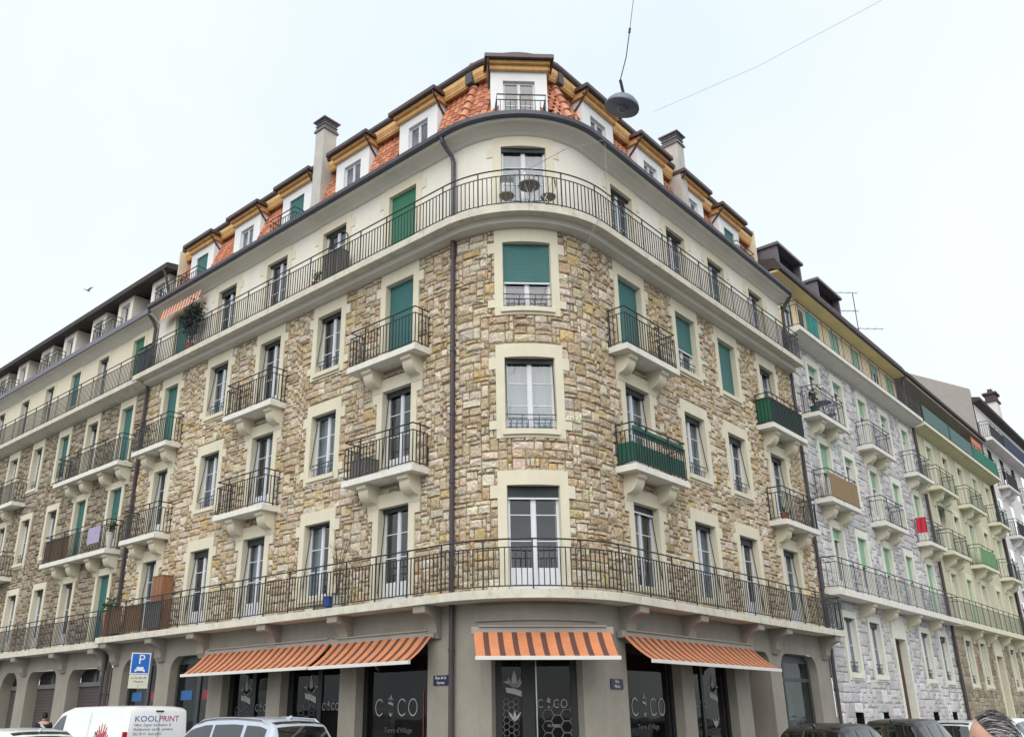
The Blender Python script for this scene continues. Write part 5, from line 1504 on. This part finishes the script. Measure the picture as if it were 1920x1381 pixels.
f = MB(); f.tube([tilt @ Vector((0, 0, .12)), p1], .02, 6); f.build('stem', M_ZINC, lamp)
f = MB(); f.tube([p1, pix(1174, 108, LT), p2], .007, 5); f.tube([p2, p2 + (p3 - p2) * .12], .016, 5); f.build('suspension_cable', M_ZINC, lamp)
p4 = um(uA(-22), .46, 15.72)
def wire(label, pts, r=.006):
    f = MB(); f.tube(pts, r, 4); o = f.build('overhead_wire', mat('grey_wire', (.22, .23, .25), rough=.6, bump=0), None); tag(o, label, 'wire'); return o
wire('thin wire rising from the hanging lamp across the street', [p2, p3, pix(1200, -220, LT + .5)])
wire('faint wire stretched above the roofs right of the lamp', [pix(1225, 210, 24), pix(1420, 125, 21), pix(1640, 8, 18), pix(1800, -90, 16.5)], .004)
aw = um(uR(2.62), .50, 15.75)
wire('slack wire hanging from the gutter down past the long balconies', [aw, um(uR(2.35), .62, 13.6), um(uR(1.95), .60, 12.84), um(uA(-18), .06, 11.4), um(uA(-21), .06, 10.3)], .008)
wire('taut wire crossing the white attic wall to the gutter', [pix(938, 345, 15.5), pix(1060, 280, 15.5), aw], .005)
bd = thing('bird', 'pale bird gliding in the white sky above the long brown building', 'bird', pix(165, 545, 26), rad(20)); bd.scale = (.5, .5, .5)
f = MB(); f.smooth = True; f.tube([(0, .16, .0), (0, .10, .01), (0, 0, .015), (0, -.12, .0), (0, -.17, .01), (0, -.21, .005)], [.006, .03, .05, .045, .028, .006], 8); f.build('body', mat('gull_grey', (.45, .46, .46), rough=.8, bump=0), bd)
for s in (-1, 1):
    f = MB(); f.loft([[Vector((s * x, y0, z)), Vector((s * x, y0 + w_ * .5, z + .012)), Vector((s * x, y0 + w_, z)), Vector((s * x, y0 + w_ * .5, z - .006))] for x, y0, w_, z in ((.03, -.08, .16, .02), (.16, -.10, .14, .10), (.30, -.06, .09, .16), (.40, .02, .03, .17))]); f.build('wing', MATS['gull_grey'], bd)
ra = um(uR(25.4), -.6, 17.35)
an = thing('roof_aerial', 'thin television aerial on the grey stone building roof', 'aerial', ra, world=True)
f = MB(); f.tube([ra, ra + Vector((0, .1, 2.9))], .022, 5); f.build('mast', M_ZINC, an)
for z, L_, dx in ((2.85, 1.6, -.55), (1.9, .9, -.3), (1.0, 1.5, .45)):
    f = MB(); c = ra + Vector((dx * .7, dx * .7, z)); e = Vector((L_ / 2 * .7, L_ / 2 * .7, 0)); f.tube([c - e, c + e], .014, 4)
    for q in range(5):
        d_ = c - e + (2 * e) * (q / 4); f.tube([d_ + Vector((.10, -.10, 0)), d_ - Vector((.10, -.10, 0))], .008, 4)
    f.build('aerial_arm', M_ZINC, an)

# ---------------------------------------------------------------- things on the balconies
M_WROUGHT = mat('white_tubing', (.62, .62, .60), rough=.4, bump=0); M_TAUPE = mat('taupe_tabletop', (.20, .185, .155), rough=.6, var=.1)
def round_table(label, c, r, h, tm, lm, group=None):
    t = thing('balcony_table', label, 'table', c, group=group)
    f = MB(); f.lathe([(r * .97, h - .03), (r, h - .02), (r, h), (r * .96, h + .004)], (0, 0, 0), 24); f.build('tabletop', tm, t)
    for k in range(3):
        a = rad(90 + 120 * k); f = MB(); f.tube([(math.cos(a) * r * .75, math.sin(a) * r * .75, 0), (0, 0, h * .55), (-math.cos(a) * r * .6, -math.sin(a) * r * .6, h - .03)], .013, 6); f.build('leg', lm, t)
    return t
def fold_chair(label, c, rz, sm, lm, group=None):
    t = thing('folding_chair', label, 'chair', c, rz, group)
    f = MB(); f.lathe([(.17, .42), (.19, .425), (.19, .445), (.17, .45)], (0, 0, 0), 18); f.build('seat', sm, t)
    for s in (-1, 1):
        f = MB(); f.tube([(s * .17, -.18, 0), (s * .17, .0, .43), (s * .17, .17, .86)], .011, 6); f.build('leg', lm, t)
        f = MB(); f.tube([(s * .15, .2, 0), (s * .15, -.15, .43)], .011, 6); f.build('leg', lm, t)
    f = MB(); f.loft([[Vector((x, .165 + .02 * math.cos(x * 6) + d_, z)) for x in (-.17, -.08, 0, .08, .17)] for d_, z in ((0, .70), (0, .86))], False, False); f.loft([[Vector((x, .177 + .02 * math.cos(x * 6), z)) for x in (-.17, -.08, 0, .08, .17)] for z in (.86, .70)], False, False); f.build('backrest', sm, t)
    return t
cu = uA(-43.5)
round_table('round taupe table on the top balcony at the rounded corner', um(cu, .27, F4), .27, .72, M_TAUPE, M_WROUGHT)
fold_chair('folding chair by the drainpipe side of the top balcony table', um(cu - .50, .27, F4), rad(-135), M_TAUPE, M_WROUGHT)
fold_chair('folding chair on the other side of the top balcony table', um(cu + .42, .27, F4), rad(-60), M_TAUPE, M_WROUGHT)
M_LEAF = mat('leaf_green', (.045, .095, .03), rough=.7, var=.35, scale=9, bump=0); M_DLEAF = mat('dark_twig_foliage', (.035, .045, .04), rough=.8, var=.4, scale=9, bump=0)
M_POT = mat('terracotta_pot', (.34, .12, .07), rough=.85); M_BARK = mat('bark', (.09, .07, .055), rough=.9); M_PINKPOT = mat('red_plastic_pot', (.36, .10, .10), rough=.6)
def plant(label, c, h, w, pr, ph, pm, lm, n=260, stems=7, leaf_=.05, name='potted_plant', bare=False):
    t = thing(name, label, 'plant', c)
    f = MB(); f.lathe([(pr * .72, 0), (pr, ph * .92), (pr * 1.1, ph * .92), (pr * 1.1, ph), (pr * .95, ph), (pr * .9, ph * .9)], (0, 0, 0), 16); f.build('pot', pm, t)
    f = MB(); tips = []
    for k in range(stems):
        a = rnd.uniform(0, 2 * PI); e = Vector((math.cos(a) * w * rnd.uniform(.2, .9), math.sin(a) * w * .45 * rnd.uniform(.2, .9), ph + (h - ph) * rnd.uniform(.6, 1)))
        m_ = Vector((e.x * .35, e.y * .35, ph + (e.z - ph) * .55)); f.tube([(0, 0, ph * .8), m_, e], [.012, .009, .004], 4); tips += [m_, e, (m_ + e) / 2]
        if bare:
            for _ in range(4):
                b = m_ + (e - m_) * rnd.random(); q = b + Vector((rnd.uniform(-.25, .25), rnd.uniform(-.1, .1), rnd.uniform(.05, .3))); f.tube([b, (b + q) / 2 + Vector((.02, 0, .02)), q], [.006, .004, .002], 4)
    f.build('stem', M_BARK, t)
    if not bare:
        f = MB()
        for _ in range(n):
            p_ = rnd.choice(tips) + Vector((rnd.gauss(0, w * .22), rnd.gauss(0, w * .12), rnd.gauss(0, h * .10)))
            a, b = rnd.uniform(0, 2 * PI), rnd.uniform(-.9, .9); d_ = Vector((math.cos(a) * math.cos(b), math.sin(a) * math.cos(b), math.sin(b))); s_ = d_.cross(Vector((rnd.random(), rnd.random(), 1))).normalized(); L_ = leaf_ * rnd.uniform(.6, 1.4)
            f.face([p_, p_ + d_ * L_ * .5 + s_ * L_ * .28, p_ + d_ * L_, p_ + d_ * L_ * .5 - s_ * L_ * .28])
        f.build('foliage', lm, t, kind='stuff')
    return t
plant('dark bushy plant in a red pot under the small striped awning', um(uL(14.35), .33, F4), 1.75, .50, .17, .34, M_PINKPOT, M_DLEAF, 2400, 16, .09)
plant('small green plant in a pot on the top balcony beside the grey cabinet', um(uL(7.55), .36, F4), .62, .25, .11, .22, M_POT, M_LEAF, 160, 6, .06)
plant('low green plant on the terracotta planter at the lower balcony end', um(uL(17.35), .40, F1), 1.25, .4, .15, .75, M_POT, M_LEAF, 320, 8, .07)
plant('bare twiggy shrub in a grey pot on the lower balcony', um(uL(5.95), .32, F1), 1.95, .55, .15, .3, M_CONC, M_LEAF, 0, 7, .05, bare=True)
plant('terracotta pot with a small plant on the second-floor balcony by the right downpipe', um(uR(11.45), .40, F2), .45, .15, .13, .24, M_POT, M_LEAF, 80, 5, .05)
plant('leafy green plant trailing on the brown building balcony', um(uL(18.0), .42, G2), 1.0, .4, .13, .55, M_CONC, M_LEAF, 300, 7, .07)
plant('spiky plant with dark pot on the grey stone building balcony', um(uR(15.5), .35, 11.4), .95, .25, .16, .3, M_GMESH, M_LEAF, 160, 8, .09)
def cabinet(label, name, u, d, z, w, dp, h, m, doors=2, rz=None):
    mm = local(u); t = thing(name, label, name.split('_')[-1], mm(0, d, z), world=True); f = MB(); f.ubox(-w / 2, w / 2, d - dp / 2, d + dp / 2, z + .03, z + h, mm); f.ubox(-w / 2 - .015, w / 2 + .015, d - dp / 2, d + dp / 2 + .015, z + h, z + h + .025, mm)
    for sx in (-1, 1): f.ubox(sx * (w / 2 - .04) - .02, sx * (w / 2 - .04) + .02, d - dp / 2 + .02, d + dp / 2 - .02, z, z + .03, mm)
    f.build('carcass', m, t)
    for k in range(doors):
        a = -w / 2 + w * k / doors; f = MB(); f.ubox(a + .012, a + w / doors - .012, d + dp / 2, d + dp / 2 + .012, z + .05, z + h - .02, mm); f.build('door', m, t)
M_WOODB = mat('brown_board', (.25, .12, .06), rough=.8, var=.2, scale=14); M_GREYB = mat('taupe_plastic', (.15, .135, .12), rough=.6)
cabinet('tall brown wooden cabinet on the lower balcony near the left downpipe', 'wooden_cabinet', uL(14.35), .27, F1, .62, .34, 1.62, M_WOODB, 3)
cabinet('grey slatted storage cabinet on the top balcony by the arched trellis', 'storage_cabinet', uL(6.75), .30, F4, .72, .34, .86, M_GREYB, 4)
cabinet('low grey storage box on the second-floor balcony left of the corner', 'storage_box', uL(5.2), .28, F2, .62, .36, .48, M_GREYB, 1)
tr = thing('garden_trellis', 'arched wire trellis standing behind the top balcony railing', 'trellis', um(uL(6.55), .4, F4), world=True)
for dd_ in (0, .05):
    f = MB(); mm = local(uL(6.55)); f.tube([mm(-.42, .38 + dd_, F4), mm(-.42, .38 + dd_, F4 + 1.05)] + [mm(-.42 * math.cos(a), .38 + dd_, F4 + 1.05 + .42 * math.sin(a)) for a in (rad(q) for q in range(20, 181, 20))] + [mm(.42, .38 + dd_, F4)], .012, 5); f.build('hoop', M_IRON, tr)
bk = thing('bucket', 'blue plastic bucket on the lower balcony floor', 'bucket', um(uL(6.1), .42, F1))
f = MB(); f.lathe([(.11, 0), (.15, .26), (.165, .26), (.165, .29), (.15, .29), (.13, .05), (.001, .04)], (0, 0, 0), 18); f.build('body', mat('blue_plastic', (.015, .05, .22), rough=.4, bump=0), bk)
f = MB(); f.tube([(-.155, 0, .27), (-.12, .02, .36), (0, .03, .40), (.12, .02, .36), (.155, 0, .27)], .006, 5); f.build('handle', M_IRON, bk)
M_LILAC = mat('lilac_metal', (.16, .155, .27), rough=.5, bump=0)
round_table('lilac round table on the grey stone building top balcony', um(uR(16.5), .3, 11.4), .30, .72, M_LILAC, M_LILAC)
fold_chair('lilac folding chair beside the lilac round table', um(uR(17.2), .3, 11.4), rad(-80), M_LILAC, M_LILAC)
cl = MB(); n = 12
for off in (0, .015):
    cl.loft([[um(uR(26.02) - off - .03 * math.sin(k * 1.1) - .03 * q, .16 + .40 * k / n, 9.42 - (.66 + .015 * math.sin(k * 1.9)) * q) for k in range(n + 1)] for q in (0, .35, .7, 1)], False, False)
tag(cl.build('hanging_cloth', mat('red_cloth', (.50, .03, .06), rough=.9), None, smooth=True), 'red cloth hung over the grey stone building balcony railing', 'cloth')
